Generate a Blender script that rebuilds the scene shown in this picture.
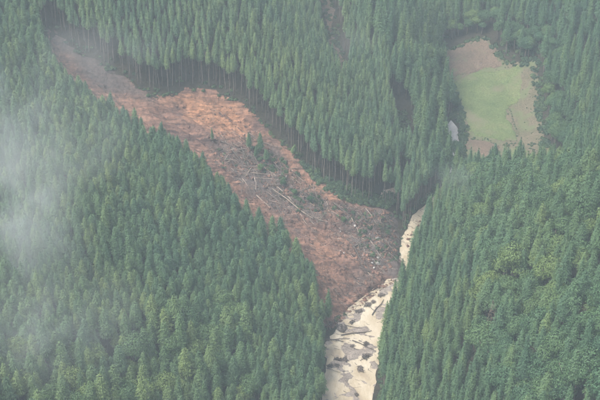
import bpy, math, random
import numpy as np
from mathutils import Vector, Matrix, Euler

# ------------------------------------------------------------------ scene, camera, sky, sun, exposure
for o in list(bpy.data.objects):
    bpy.data.objects.remove(o)
scene = bpy.context.scene
COL = scene.collection
R = math.radians
random.seed(7)
RNG = np.random.default_rng(11)

CAM_H, PITCH, HFOV = 280.0, 30.0, 25.0
FPX = 300.0 / math.tan(R(HFOV / 2))          # focal length in pixels of the 600 x 400 photograph
cam_data = bpy.data.cameras.new('camera')
cam_data.sensor_width = 36
cam_data.lens = 18.0 / math.tan(R(HFOV / 2))
cam_data.clip_start = 1.0
cam_data.clip_end = 6000
cam = bpy.data.objects.new('camera', cam_data)
cam.location = (0, 0, CAM_H)
cam.rotation_euler = (R(90 - PITCH), 0, 0)
COL.objects.link(cam)
scene.camera = cam

SUN_EL, SUN_AZ = 60.0, -115.0                 # azimuth from +Y towards +X
world = bpy.data.worlds.new('World')
scene.world = world
world.use_nodes = True
wn, wl = world.node_tree.nodes, world.node_tree.links
wn.clear()
sky = wn.new('ShaderNodeTexSky')
sky.sky_type = 'NISHITA'
sky.sun_disc = False
sky.sun_elevation = R(SUN_EL)
sky.sun_rotation = R(SUN_AZ)
sky.altitude = 300
sky.air_density = 1.0
sky.dust_density = 6.0
sky.ozone_density = 1.0
hs = wn.new('ShaderNodeHueSaturation')
hs.inputs['Saturation'].default_value = 0.62   # cloud cover takes most of the blue out
bg = wn.new('ShaderNodeBackground')
bg.inputs['Strength'].default_value = 0.13
wo = wn.new('ShaderNodeOutputWorld')
wl.new(sky.outputs[0], hs.inputs['Color'])
wl.new(hs.outputs[0], bg.inputs['Color'])
wl.new(bg.outputs[0], wo.inputs['Surface'])

sun_data = bpy.data.lights.new('sun', 'SUN')
sun_data.energy = 1.5
sun_data.angle = R(28)
sun_data.color = (1.0, 0.97, 0.92)
sun = bpy.data.objects.new('sun', sun_data)
sun.location = (-200, 100, 600)
sd = Vector((math.sin(R(SUN_AZ)) * math.cos(R(SUN_EL)), math.cos(R(SUN_AZ)) * math.cos(R(SUN_EL)), math.sin(R(SUN_EL))))
sun.rotation_euler = sd.to_track_quat('Z', 'Y').to_euler()
COL.objects.link(sun)

vs = scene.view_settings
vs.view_transform = 'Standard'
vs.look = 'None'
vs.exposure = 1.32
vs.gamma = 1
vs.use_curve_mapping = False
cy = scene.cycles
cy.max_bounces = 5
cy.diffuse_bounces = 3
cy.glossy_bounces = 2
cy.transmission_bounces = 3
cy.volume_bounces = 2
cy.transparent_max_bounces = 8
cy.use_denoising = True
cy.use_adaptive_sampling = True
cy.adaptive_threshold = 0.02
cy.volume_max_steps = 128

# ------------------------------------------------------------------ pixel <-> place
CP, SP = math.cos(R(PITCH)), math.sin(R(PITCH))

def ray(u, v):
    """direction of the photograph's pixel (600 x 400)"""
    a, b = (u - 300) / FPX, -(v - 200) / FPX
    d = np.array([a, CP + b * SP, -SP + b * CP])
    return d / np.linalg.norm(d)

def at_z(u, v, z):
    d = ray(u, v)
    t = (z - CAM_H) / d[2]
    return (d[0] * t, d[1] * t, z)

def project(x, y, z):
    x, y, z = np.asarray(x, float), np.asarray(y, float), np.asarray(z, float) - CAM_H
    depth = y * CP - z * SP
    up = y * SP + z * CP
    return 300 + FPX * x / depth, 200 - FPX * up / depth, depth

# ------------------------------------------------------------------ numeric noise
def _hash(ix, iy, seed):
    h = (ix.astype(np.int64) * 374761393 + iy.astype(np.int64) * 668265263 + seed * 1274126177) & 0x7fffffff
    h = ((h ^ (h >> 13)) * 1274126177) & 0x7fffffff
    return ((h ^ (h >> 16)) & 0xffff) / 65535.0

def vnoise(x, y, seed=0):
    x, y = np.asarray(x, float), np.asarray(y, float)
    ix, iy = np.floor(x), np.floor(y)
    fx, fy = x - ix, y - iy
    fx, fy = fx * fx * (3 - 2 * fx), fy * fy * (3 - 2 * fy)
    a, b = _hash(ix, iy, seed), _hash(ix + 1, iy, seed)
    c, d = _hash(ix, iy + 1, seed), _hash(ix + 1, iy + 1, seed)
    return (a * (1 - fx) + b * fx) * (1 - fy) + (c * (1 - fx) + d * fx) * fy

def fbm(x, y, octaves=4, seed=0):
    s, a, f, n = 0, 0.5, 1.0, 0
    for k in range(octaves):
        s = s + a * vnoise(np.asarray(x) * f + 17.3 * k, np.asarray(y) * f - 9.1 * k, seed + k)
        n += a
        a *= 0.5
        f *= 2.03
    return s / n

def smooth(a, b, x):
    t = np.clip((np.asarray(x, float) - a) / (b - a), 0, 1)
    return t * t * (3 - 2 * t)

# ------------------------------------------------------------------ the lie of the land (control heights: pixel, ground height)
def west(u, v, dz=0.0):
    """height where the pixel meets the plane of the western hillside, which falls to the river"""
    z = 30.0
    for _ in range(30):
        x, y, _z = at_z(u, v, z)
        z += 0.5 * (4 + 0.42 * (0.78 * (32 - x) + 0.62 * (y - 432)) - z)
    return (u, v, z + dz)

CTRL = [
    # hillside left of the slide, facing the river
    (318, 345, 3), (312, 400, 3), west(295, 440, 2), west(250, 300, 3), west(250, 370, 3), west(200, 330, 4), west(200, 420, 5), west(100, 330, 6),
    west(100, 410, 8), west(0, 410, 12), west(0, 330, 9), west(0, 260, 6), west(100, 250, 5), west(200, 250, 4), west(0, 170, 4), west(100, 170, 4), west(0, 90, 3),
    west(30, 50, 3), west(0, 10, 4), west(190, 200, 3),
    # the slide itself
    (345, 312, 3.0), (370, 275, 4.5), (390, 255, 5.0), west(330, 250, 0), west(300, 215), west(270, 185), west(240, 155), west(200, 125),
    west(150, 105, -1), west(110, 85, -1), west(70, 55, 0),
    # hillside beyond the slide
    west(120, 50, 3), west(180, 60, 4), west(230, 90, 4), west(290, 135, 3), west(340, 185, 2), west(380, 196, 1), (405, 196, 7.5),
    west(50, 0, 6), west(100, 5, 8), west(200, 10, 9), west(280, 20, 6), west(270, 80, 7), west(330, 110, 5), west(370, 150, 2), west(405, 170, -2), (428, 180, 9.5),
    # side valley and the spur behind it
    west(400, 130, -7), west(368, 85, -8), west(345, 52, -9), west(328, 10, -10), west(402, 85, 7), west(380, 30, 9), west(420, 85, 0), (434, 130, 15),
    (441, 160, 11), west(355, -5, 6), west(410, 20, 4), (434, 50, 24),
    # field and what lies behind it
    (460, 55, 20), (500, 70, 19), (530, 100, 17), (470, 145, 12.5), (500, 155, 12.5), (545, 145, 14),
    (600, 90, 32), (600, 40, 44), (540, 10, 40), (480, 0, 34),
    # the hill in front of the field
    (440, 222, 8), (425, 258, 6), (408, 300, 5), (395, 350, 5), (388, 400, 4), (480, 225, 22), (540, 205, 38), (600, 180, 56),
    (500, 300, 36), (450, 300, 17), (600, 260, 62), (600, 340, 58), (550, 400, 42), (500, 380, 32), (440, 370, 16), (430, 420, 11),
]
RIVER_PX = [(325, 520, -3.5), (340, 460, -1.5), (348, 410, -0.6), (350, 372, 0), (353, 340, 0.5), (372, 308, 1.2), (393, 284, 1.9), (404, 262, 2.7),
            (410, 240, 3.7), (422, 216, 5.0), (440, 197, 6.6), (452, 172, 8.6), (453, 150, 10.2), (451, 118, 12.8), (447, 85, 15.8), (442, 45, 20), (436, 0, 27)]
RIVER = np.array([at_z(*p) for p in RIVER_PX])
RIVER = np.vstack([[(-20, 60, -9), (0, 170, -6)], RIVER, [(120, 900, 60), (140, 1400, 110)]])
RIVER_W = np.interp(np.arange(len(RIVER)), [0, 2, 4, 5, 6, 7, 8, 9, 10, 11, 12, 13, 14, 15, 16, 18, 20], [9, 9, 8.8, 9, 9.2, 8.3, 5.0, 2.4, 3.6, 3.6, 2.2, 0.4, 2.4, 2.4, 0.5, 0.5, 0.5])

pts = [at_z(*c) for c in CTRL] + [tuple(p) for p in RIVER]
pts += [(120, 470, 30), (170, 480, 52), (95, 480, 20), (230, 380, 110), (230, 520, 80), (200, 250, 75), (80, 200, 25), (-60, 200, 10), (-150, 250, 38), (-200, 400, 85),
        (-230, 560, 125), (-120, 680, 110), (0, 720, 85), (110, 740, 65), (200, 650, 90), (-400, 300, 170), (400, 300, 165), (-400, 800, 190),
        (400, 800, 180), (0, 900, 150), (-850, 300, 200), (850, 300, 200), (-850, 1300, 220), (850, 1300, 220), (0, 1350, 190), (-500, -200, 120), (500, -200, 120),
        (-150, 20, 50), (150, 20, 45), (0, -250, 20), (-850, -250, 160), (850, -250, 160)]
P = np.array(pts)
S = 100.0

def _tps(r2):
    return 0.5 * r2 * np.log(r2 + 1e-9)

def _fit():
    n = len(P)
    q = P[:, :2] / S
    K = _tps(((q[:, None] - q[None]) ** 2).sum(-1)) + np.eye(n) * 0.012
    A = np.zeros((n + 3, n + 3))
    A[:n, :n] = K
    A[:n, n] = 1
    A[:n, n + 1:] = q
    A[n:, :n] = A[:n, n:].T
    return np.linalg.solve(A, np.concatenate([P[:, 2], [0, 0, 0]]))

WTS = _fit()

def seg_dist(x, y, line):
    """distance to a polyline, with the interpolated index of the nearest place"""
    best = np.full(x.shape, 1e9)
    pos = np.zeros(x.shape)
    for i in range(len(line) - 1):
        ax, ay = line[i][0], line[i][1]
        dx, dy = line[i + 1][0] - ax, line[i + 1][1] - ay
        t = np.clip(((x - ax) * dx + (y - ay) * dy) / (dx * dx + dy * dy), 0, 1)
        d = np.hypot(x - ax - t * dx, y - ay - t * dy)
        m = d < best
        best = np.where(m, d, best)
        pos = np.where(m, i + t, pos)
    return best, pos

def inside(x, y, poly):
    res = np.zeros(x.shape, bool)
    n = len(poly)
    for i in range(n):
        x1, y1 = poly[i][0], poly[i][1]
        x2, y2 = poly[(i + 1) % n][0], poly[(i + 1) % n][1]
        c = ((y1 > y) != (y2 > y))
        with np.errstate(divide='ignore', invalid='ignore'):
            xi = (x2 - x1) * (y - y1) / (y2 - y1) + x1
        res ^= c & (x < xi)
    return res

def sdist(x, y, poly):
    """signed distance, positive inside"""
    d, _ = seg_dist(x, y, list(poly) + [poly[0]])
    return np.where(inside(x, y, poly), d, -d)

def river_info(x, y):
    d, pos = seg_dist(x, y, RIVER)
    k = np.arange(len(RIVER))
    return d, np.interp(pos, k, RIVER[:, 2]), np.interp(pos, k, RIVER_W), pos

def base_height(x, y):
    x, y = np.asarray(x, float), np.asarray(y, float)
    shp = x.shape
    fx, fy = x.ravel(), y.ravel()
    out = np.empty(fx.shape)
    for s in range(0, len(fx), 20000):
        a = np.stack([fx[s:s + 20000], fy[s:s + 20000]], 1) / S
        r2 = ((a[:, None] - P[None, :, :2] / S) ** 2).sum(-1)
        out[s:s + 20000] = _tps(r2) @ WTS[:len(P)] + WTS[len(P)] + a @ WTS[len(P) + 1:]
    out = np.clip(out, -12, 245).reshape(shp)
    d, zr, w, _ = river_info(x, y)
    out = np.maximum(out, zr + 0.25)
    k = smooth(w + 0.5, w + 9, d)
    return zr * (1 - k) + out * k

def march(u, v, height=base_height, zoff=0.0):
    """first place where the pixel's ray meets the land"""
    d = ray(u, v)
    t = np.arange(250, 1100, 1.0)
    x, y, z = d[0] * t, d[1] * t, CAM_H + d[2] * t
    g = height(x, y) + zoff
    i = int(np.argmax(z < g))
    if i == 0:
        i = len(t) - 1
    a = (z[i - 1] - g[i - 1])
    b = (g[i] - z[i])
    tt = t[i - 1] + a / (a + b + 1e-9)
    return (d[0] * tt, d[1] * tt, CAM_H + d[2] * tt)

def px_poly(pix):
    return [march(u, v)[:2] for u, v in pix]

def densify(poly, amp, seed, step=2.0):
    """break straight polygon edges up with natural wobble"""
    out = []
    n = len(poly)
    for i in range(n):
        a, b = np.array(poly[i][:2]), np.array(poly[(i + 1) % n][:2])
        L = np.linalg.norm(b - a)
        m = max(1, int(L / step))
        nrm = np.array([-(b - a)[1], (b - a)[0]]) / max(L, 1e-6)
        for k in range(m):
            p = a + (b - a) * k / m
            w = (fbm(p[0] * 0.23, p[1] * 0.23, 3, seed) - 0.5) * 2 * amp
            out.append(tuple(p + nrm * float(w)))
    return out

SLIDE_FAR = [(50, 28), (75, 48), (100, 62), (125, 78), (150, 97), (165, 95), (185, 86), (215, 90), (245, 107), (262, 122), (283, 143), (303, 166),
             (330, 187), (352, 200), (372, 206), (390, 210)]
SLIDE_PX = SLIDE_FAR + [(402, 222), (401, 240), (402, 258), (410, 266), (404, 280), (390, 280), (370, 294), (345, 313), (325, 330), (317, 326), (315, 292), (302, 266), (286, 254), (258, 238), (226, 212), (196, 176),
                        (160, 154), (126, 137), (90, 114), (68, 92), (45, 58)]
SLIDE = densify(px_poly(SLIDE_PX), 1.6, 3)
def _lattice(poly, step, pad):
    pp = np.array(poly)
    x0, y0 = pp.min(0) - pad
    x1, y1 = pp.max(0) + pad
    xs, ys = np.arange(x0, x1 + step, step), np.arange(y0, y1 + step, step)
    X, Y = np.meshgrid(xs, ys)
    return x0, y0, step, sdist(X.ravel(), Y.ravel(), poly).reshape(X.shape)

SLIDE_LAT = _lattice(SLIDE, 0.6, 20.0)

def slide_dist(x, y):
    """signed distance to the slide's outline, read off a lattice"""
    x, y = np.atleast_1d(np.asarray(x, float)), np.atleast_1d(np.asarray(y, float))
    x0, y0, st, D = SLIDE_LAT
    fx, fy = (x - x0) / st, (y - y0) / st
    out = (fx < 0) | (fy < 0) | (fx >= D.shape[1] - 1) | (fy >= D.shape[0] - 1)
    fx, fy = np.clip(fx, 0, D.shape[1] - 1.001), np.clip(fy, 0, D.shape[0] - 1.001)
    ix, iy = fx.astype(int), fy.astype(int)
    a, b = fx - ix, fy - iy
    d = (D[iy, ix] * (1 - a) + D[iy, ix + 1] * a) * (1 - b) + (D[iy + 1, ix] * (1 - a) + D[iy + 1, ix + 1] * a) * b
    return np.where(out, -99.0, d)

FIELD_PX = [(437, 52), (452, 46), (470, 40), (486, 36), (498, 50), (506, 60), (522, 62), (536, 60), (541, 90), (545, 130), (560, 160), (560, 175), (470, 175), (455, 172), (463, 150), (466, 130), (452, 95), (444, 72)]
FIELD = densify(px_poly(FIELD_PX), 0.8, 5)
GULLY = densify(px_poly([(313, -30), (331, -30), (338, 25), (350, 72), (346, 92), (334, 86), (322, 40)]), 1.0, 8)
CLEFT = densify(px_poly([(389, 104), (408, 104), (417, 156), (405, 166), (394, 145)]), 0.8, 9)
TRACK = px_poly([(378, 199), (382, 192), (404, 182), (408, 186), (392, 197)])
FOREHILL_GAP = None

def slide_axis(x, y):
    """0 at the head of the slide, 1 at the toe"""
    a = np.array(march(80, 75)[:2])
    b = np.array(march(372, 285)[:2])
    ab = b - a
    return ((x - a[0]) * ab[0] + (y - a[1]) * ab[1]) / (ab @ ab)

AX_A, AX_B = np.array(march(80, 75)[:2]), np.array(march(372, 285)[:2])
AX_D = (AX_B - AX_A) / np.linalg.norm(AX_B - AX_A)

def height(x, y):
    x, y = np.asarray(x, float), np.asarray(y, float)
    h = base_height(x, y)
    s = slide_dist(x, y).reshape(x.shape)
    t = ((x - AX_A[0]) * AX_D[0] + (y - AX_A[1]) * AX_D[1]) / np.linalg.norm(AX_B - AX_A)
    depth = np.interp(t, [-0.2, 0.0, 0.3, 0.55, 0.75, 0.9, 1.1], [3.5, 4.5, 4.5, 2.5, 0.6, -1.2, -1.6])
    h = h - depth * smooth(-0.5, 5.0, s)
    d, zr, w, _ = river_info(x, y)
    w = w + (fbm(x * 0.16, y * 0.16, 3, 66) - 0.5) * np.clip(w, 0, 8) * 0.7
    rv = (1 - smooth(w - 1.0, w + 0.8, d)) * (1 - smooth(0.5, 2.5, s))
    h = h - 1.3 * rv
    fd = np.hypot((x - 85) / 60, (y - 560) / 95)
    h = h + (fbm(x * 0.028 + 3.1, y * 0.028, 3, 25) - 0.5) * 15 * smooth(6, 30, d - w) * smooth(2, 16, -s) * smooth(0.9, 1.4, fd)
    h = h + (fbm(x * 0.06, y * 0.06, 4, 21) - 0.5) * 1.6 * smooth(3, 14, d - w) * (1 - smooth(0, 3, s))
    return h

# ------------------------------------------------------------------ node helpers and materials
MATS = {}

def new_mat(name):
    m = bpy.data.materials.new(name)
    m.use_nodes = True
    m.node_tree.nodes.clear()
    MATS[name] = m
    return m, m.node_tree.nodes, m.node_tree.links

def ramp(n, stops, interp='LINEAR'):
    r = n.new('ShaderNodeValToRGB')
    r.color_ramp.interpolation = interp
    els = r.color_ramp.elements
    while len(els) < len(stops):
        els.new(0.5)
    for e, (p, c) in zip(els, stops):
        e.position = p
        e.color = (*c, 1)
    return r

def noise(n, l, scale, detail=4, rough=0.55, vec=None, dist=0.0):
    t = n.new('ShaderNodeTexNoise')
    t.inputs['Scale'].default_value = scale
    t.inputs['Detail'].default_value = detail
    t.inputs['Roughness'].default_value = rough
    t.inputs['Distortion'].default_value = dist
    if vec is not None:
        l.new(vec, t.inputs['Vector'])
    return t

def mix(n, l, fac, a, b, mode='MIX'):
    m = n.new('ShaderNodeMix')
    m.data_type = 'RGBA'
    m.blend_type = mode
    for sock, val in ((0, fac), (6, a), (7, b)):
        if isinstance(val, (int, float)):
            m.inputs[sock].default_value = val
        elif isinstance(val, tuple):
            m.inputs[sock].default_value = (*val, 1)
        else:
            l.new(val, m.inputs[sock])
    return m.outputs[2]

def earth(name, stops, scale, rough=0.95, bump=0.6, stretch=None, fine=1.2, patch=None, spec=0.2, churn_shade=None, clay=None):
    """soil-like: colour from broad noise, finer flecks, real bump"""
    m, n, l = new_mat(name)
    geo = n.new('ShaderNodeTexCoord')
    vec = geo.outputs['Object']
    if stretch:
        mp = n.new('ShaderNodeMapping')
        mp.inputs['Rotation'].default_value = (0, 0, stretch[0])
        mp.inputs['Scale'].default_value = stretch[1]
        l.new(vec, mp.inputs['Vector'])
        vec2 = mp.outputs[0]
    else:
        vec2 = vec
    a = noise(n, l, scale, 6, 0.6, vec2, 0.4)
    r = ramp(n, stops)
    l.new(a.outputs[0], r.inputs[0])
    b = noise(n, l, fine, 5, 0.65, vec)
    r2 = ramp(n, [(0.3, (0.55, 0.55, 0.55)), (0.7, (1.35, 1.35, 1.35))])
    l.new(b.outputs[0], r2.inputs[0])
    c = mix(n, l, 1.0, r.outputs[0], r2.outputs[0], 'MULTIPLY')
    if patch:
        pn = noise(n, l, patch[0], 4, 0.5, vec)
        pr = ramp(n, [(patch[1], (0, 0, 0)), (patch[1] + 0.12, (1, 1, 1))])
        l.new(pn.outputs[0], pr.inputs[0])
        c = mix(n, l, pr.outputs[0], c, patch[2])
    if clay:
        ay = n.new('ShaderNodeAttribute')
        ay.attribute_name = 'clay'
        c = mix(n, l, ay.outputs['Fac'], c, mix(n, l, 1.0, clay, r2.outputs[0], 'MULTIPLY'))
        mq = n.new('ShaderNodeMapping')
        mq.inputs['Rotation'].default_value = (0, 0, stretch[0])
        mq.inputs['Scale'].default_value = (0.12, 1.6, 1.0)
        l.new(vec, mq.inputs['Vector'])
        sn = noise(n, l, 0.55, 5, 0.65, mq.outputs[0], 0.5)
        sr = ramp(n, [(0.36, (0.45, 0.45, 0.48)), (0.5, (0.95, 0.95, 0.95)), (0.66, (1.4, 1.33, 1.27))])
        l.new(sn.outputs[0], sr.inputs[0])
        c = mix(n, l, 1.0, c, sr.outputs[0], 'MULTIPLY')
    if churn_shade:
        at = n.new('ShaderNodeAttribute')
        at.attribute_name = 'churn_shade'
        c = mix(n, l, at.outputs['Fac'], c, mix(n, l, 1.0, churn_shade, r2.outputs[0], 'MULTIPLY'))
    bs = n.new('ShaderNodeBsdfPrincipled')
    bs.inputs['Roughness'].default_value = rough
    bs.inputs['Specular IOR Level'].default_value = spec
    l.new(c, bs.inputs['Base Color'])
    bp = n.new('ShaderNodeBump')
    bp.inputs['Strength'].default_value = bump
    bp.inputs['Distance'].default_value = 0.4
    l.new(b.outputs[0], bp.inputs['Height'])
    l.new(bp.outputs[0], bs.inputs['Normal'])
    o = n.new('ShaderNodeOutputMaterial')
    l.new(bs.outputs[0], o.inputs['Surface'])
    return m

def leaf(name, c1, c2, c3, patch=0.02, trans=0.15):
    """foliage: hue differs from tree to tree and from stand to stand"""
    m, n, l = new_mat(name)
    oi = n.new('ShaderNodeObjectInfo')
    r = ramp(n, [(0.0, c1), (0.6, c2), (1.0, c3)])
    l.new(oi.outputs['Random'], r.inputs[0])
    pn = noise(n, l, patch, 3, 0.6, oi.outputs['Location'])
    pr = ramp(n, [(0.35, (0.84, 0.94, 1.0)), (0.65, (1.15, 1.07, 0.9))])
    l.new(pn.outputs[0], pr.inputs[0])
    c = mix(n, l, 1.0, r.outputs[0], pr.outputs[0], 'MULTIPLY')
    tc = n.new('ShaderNodeTexCoord')
    fn = noise(n, l, 1.4, 3, 0.6, tc.outputs['Object'])
    fr = ramp(n, [(0.3, (0.7, 0.75, 0.8)), (0.7, (1.3, 1.25, 1.15))])
    l.new(fn.outputs[0], fr.inputs[0])
    c = mix(n, l, 1.0, c, fr.outputs[0], 'MULTIPLY')
    d = n.new('ShaderNodeBsdfPrincipled')
    d.inputs['Roughness'].default_value = 0.6
    d.inputs['Specular IOR Level'].default_value = 0.25
    l.new(c, d.inputs['Base Color'])
    t = n.new('ShaderNodeBsdfTranslucent')
    l.new(c, t.inputs['Color'])
    ms = n.new('ShaderNodeMixShader')
    ms.inputs[0].default_value = trans
    l.new(d.outputs[0], ms.inputs[1])
    l.new(t.outputs[0], ms.inputs[2])
    o = n.new('ShaderNodeOutputMaterial')
    l.new(ms.outputs[0], o.inputs['Surface'])
    return m

def bark(name, a, b):
    m, n, l = new_mat(name)
    tc = n.new('ShaderNodeTexCoord')
    mp = n.new('ShaderNodeMapping')
    mp.inputs['Scale'].default_value = (3, 3, 0.35)
    l.new(tc.outputs['Object'], mp.inputs['Vector'])
    t = noise(n, l, 2.0, 5, 0.6, mp.outputs[0])
    oi = n.new('ShaderNodeObjectInfo')
    r = ramp(n, [(0.3, a), (0.7, b)])
    l.new(t.outputs[0], r.inputs[0])
    hsv = n.new('ShaderNodeHueSaturation')
    mr = n.new('ShaderNodeMapRange')
    mr.inputs[3].default_value = 0.7
    mr.inputs[4].default_value = 1.35
    l.new(oi.outputs['Random'], mr.inputs[0])
    l.new(mr.outputs[0], hsv.inputs['Value'])
    l.new(r.outputs[0], hsv.inputs['Color'])
    bs = n.new('ShaderNodeBsdfPrincipled')
    bs.inputs['Roughness'].default_value = 0.9
    l.new(hsv.outputs[0], bs.inputs['Base Color'])
    bp = n.new('ShaderNodeBump')
    bp.inputs['Distance'].default_value = 0.05
    l.new(t.outputs[0], bp.inputs['Height'])
    l.new(bp.outputs[0], bs.inputs['Normal'])
    o = n.new('ShaderNodeOutputMaterial')
    l.new(bs.outputs[0], o.inputs['Surface'])
    return m

slide_angle = math.atan2(AX_D[1], AX_D[0])
M_FLOOR = earth('forest_floor', [(0.3, (0.022, 0.022, 0.014)), (0.6, (0.042, 0.035, 0.024)), (0.8, (0.032, 0.042, 0.02))], 0.12, bump=0.8)
M_SLIDE = earth('landslide_soil', [(0.22, (0.070, 0.046, 0.040)), (0.40, (0.128, 0.076, 0.060)), (0.55, (0.190, 0.108, 0.078)), (0.68, (0.23, 0.137, 0.098)), (0.85, (0.11, 0.078, 0.068))], 0.10, bump=1.0,
                stretch=(-slide_angle, (0.35, 1.5, 1.0)), fine=0.8, churn_shade=(0.092, 0.076, 0.070), clay=(0.40, 0.20, 0.105))
M_BAR = earth('river_mud', [(0.3, (0.17, 0.14, 0.115)), (0.7, (0.29, 0.245, 0.205))], 0.35, bump=0.5, rough=0.7, fine=2.0, spec=0.4)
M_GRASS = earth('field_grass', patch=(0.07, 0.54, (0.15, 0.14, 0.085)), stops= [(0.3, (0.085, 0.118, 0.048)), (0.55, (0.118, 0.148, 0.060)), (0.75, (0.15, 0.155, 0.075))], scale=0.09, bump=0.7, fine=1.5)
M_DRY = earth('dry_field', patch=(0.16, 0.6, (0.12, 0.125, 0.07)), stops= [(0.3, (0.105, 0.08, 0.058)), (0.6, (0.155, 0.112, 0.08)), (0.8, (0.13, 0.118, 0.072))], scale=0.12, bump=0.7, fine=1.5)
M_MARGIN = earth('field_margin_soil', patch=(0.13, 0.52, (0.115, 0.13, 0.065)), stops= [(0.3, (0.10, 0.095, 0.055)), (0.6, (0.145, 0.12, 0.08)), (0.8, (0.10, 0.112, 0.056))], scale=0.15, bump=0.7, fine=1.5)
M_TRACK = earth('pale_track', [(0.3, (0.32, 0.25, 0.19)), (0.7, (0.42, 0.34, 0.27))], 0.4, bump=0.5)
M_STONE = earth('boulder_stone', [(0.3, (0.30, 0.28, 0.26)), (0.7, (0.50, 0.47, 0.43))], 0.9, bump=0.6)
M_BARK = bark('cedar_bark', (0.10, 0.075, 0.06), (0.24, 0.20, 0.17))
M_LOG = bark('stripped_log', (0.13, 0.10, 0.08), (0.28, 0.225, 0.185))
M_PALELOG = bark('pale_log', (0.24, 0.18, 0.14), (0.38, 0.30, 0.235))
M_SOILROOT = bark('root_soil', (0.09, 0.06, 0.045), (0.20, 0.125, 0.085))
M_DEBRIS = bark('dark_debris', (0.05, 0.04, 0.035), (0.14, 0.11, 0.09))
M_CEDAR = leaf('cedar_needles', (0.060, 0.118, 0.064), (0.085, 0.152, 0.074), (0.128, 0.190, 0.076))
M_YOUNG = leaf('plantation_needles', (0.080, 0.142, 0.080), (0.108, 0.175, 0.09), (0.14, 0.205, 0.092))
M_CONE = leaf('conical_cedar_needles', (0.054, 0.108, 0.058), (0.076, 0.140, 0.068), (0.112, 0.175, 0.072))
M_BROAD = leaf('broad_leaves', (0.06, 0.122, 0.064), (0.085, 0.155, 0.070), (0.135, 0.20, 0.072), trans=0.2)
M_DEAD = leaf('dead_needles', (0.10, 0.08, 0.06), (0.12, 0.095, 0.07), (0.14, 0.11, 0.08))
M_TORN = leaf('torn_needles', (0.045, 0.085, 0.05), (0.06, 0.105, 0.06), (0.085, 0.115, 0.065))
M_SHRUB = leaf('shrub_leaves', (0.05, 0.085, 0.05), (0.07, 0.115, 0.058), (0.10, 0.14, 0.065))

def water_mat(name, stops):
    m, n, l = new_mat(name)
    tc = n.new('ShaderNodeTexCoord')
    mp = n.new('ShaderNodeMapping')
    mp.inputs['Rotation'].default_value = (0, 0, -0.15)
    mp.inputs['Scale'].default_value = (1.0, 0.45, 1.0)
    l.new(tc.outputs['Object'], mp.inputs['Vector'])
    a = noise(n, l, 0.16, 5, 0.55, mp.outputs[0], 0.8)
    r = ramp(n, stops)
    l.new(a.outputs[0], r.inputs[0])
    b = noise(n, l, 1.6, 5, 0.65, mp.outputs[0], 1.0)
    fr = ramp(n, [(0.34, (0.88, 0.865, 0.84)), (0.56, (1.0, 1.0, 1.0)), (0.72, (1.07, 1.07, 1.07))])
    l.new(b.outputs[0], fr.inputs[0])
    c = mix(n, l, 1.0, r.outputs[0], fr.outputs[0], 'MULTIPLY')
    bs = n.new('ShaderNodeBsdfPrincipled')
    bs.inputs['Roughness'].default_value = 0.25
    bs.inputs['IOR'].default_value = 1.33
    l.new(c, bs.inputs['Base Color'])
    bp = n.new('ShaderNodeBump')
    bp.inputs['Strength'].default_value = 0.45
    bp.inputs['Distance'].default_value = 0.15
    l.new(b.outputs[0], bp.inputs['Height'])
    l.new(bp.outputs[0], bs.inputs['Normal'])
    o = n.new('ShaderNodeOutputMaterial')
    l.new(bs.outputs[0], o.inputs['Surface'])
    return m

M_WATER = water_mat('muddy_water', [(0.26, (0.30, 0.24, 0.17)), (0.42, (0.40, 0.33, 0.225)), (0.55, (0.45, 0.385, 0.28)), (0.72, (0.53, 0.47, 0.36))])
M_STREAM = water_mat('stream_water', [(0.3, (0.24, 0.23, 0.22)), (0.5, (0.36, 0.345, 0.33)), (0.7, (0.52, 0.50, 0.47))])

# ------------------------------------------------------------------ mesh helpers
def mesh_from(name, verts, faces, mats, smooth_shade=False, idx=None):
    me = bpy.data.meshes.new(name)
    verts = np.asarray(verts, np.float32)
    if isinstance(faces, np.ndarray):
        k = faces.shape[1]
        me.vertices.add(len(verts))
        me.vertices.foreach_set('co', verts.ravel())
        me.loops.add(faces.size)
        me.loops.foreach_set('vertex_index', faces.ravel().astype(np.int32))
        me.polygons.add(len(faces))
        me.polygons.foreach_set('loop_start', np.arange(0, faces.size, k, dtype=np.int32))
        me.update(calc_edges=True)
        me.validate()
    else:
        me.from_pydata(verts.tolist(), [], faces)
    for m in (mats if isinstance(mats, (list, tuple)) else [mats]):
        me.materials.append(m)
    if idx is not None:
        me.polygons.foreach_set('material_index', np.asarray(idx, np.int32))
    me.polygons.foreach_set('use_smooth', np.full(len(me.polygons), smooth_shade))
    me.update()
    return me

def link(name, data, parent=None, loc=None, rot=None, scale=None, **props):
    o = bpy.data.objects.new(name, data)
    COL.objects.link(o)
    if parent:
        o.parent = parent
    if loc is not None:
        o.location = loc
    if rot is not None:
        o.rotation_euler = rot
    if scale is not None:
        o.scale = scale if isinstance(scale, (tuple, list)) else (scale,) * 3
    for k, v in props.items():
        o[k] = v
    return o

def tube(V, F, pts, rad, sides=6, cap=True):
    """tapered tube along points, appended to V / F lists"""
    base = len(V)
    n = len(pts)
    for i, p in enumerate(pts):
        p = Vector(p)
        d = (Vector(pts[min(i + 1, n - 1)]) - Vector(pts[max(i - 1, 0)])).normalized()
        a = d.orthogonal().normalized()
        b = d.cross(a)
        for k in range(sides):
            t = 2 * math.pi * k / sides
            q = p + (a * math.cos(t) + b * math.sin(t)) * rad[i]
            V.append(tuple(q))
    for i in range(n - 1):
        for k in range(sides):
            F.append((base + i * sides + k, base + i * sides + (k + 1) % sides, base + (i + 1) * sides + (k + 1) % sides, base + (i + 1) * sides + k))
    if cap:
        F.append(tuple(base + k for k in reversed(range(sides))))
        F.append(tuple(base + (n - 1) * sides + k for k in range(sides)))

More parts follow.
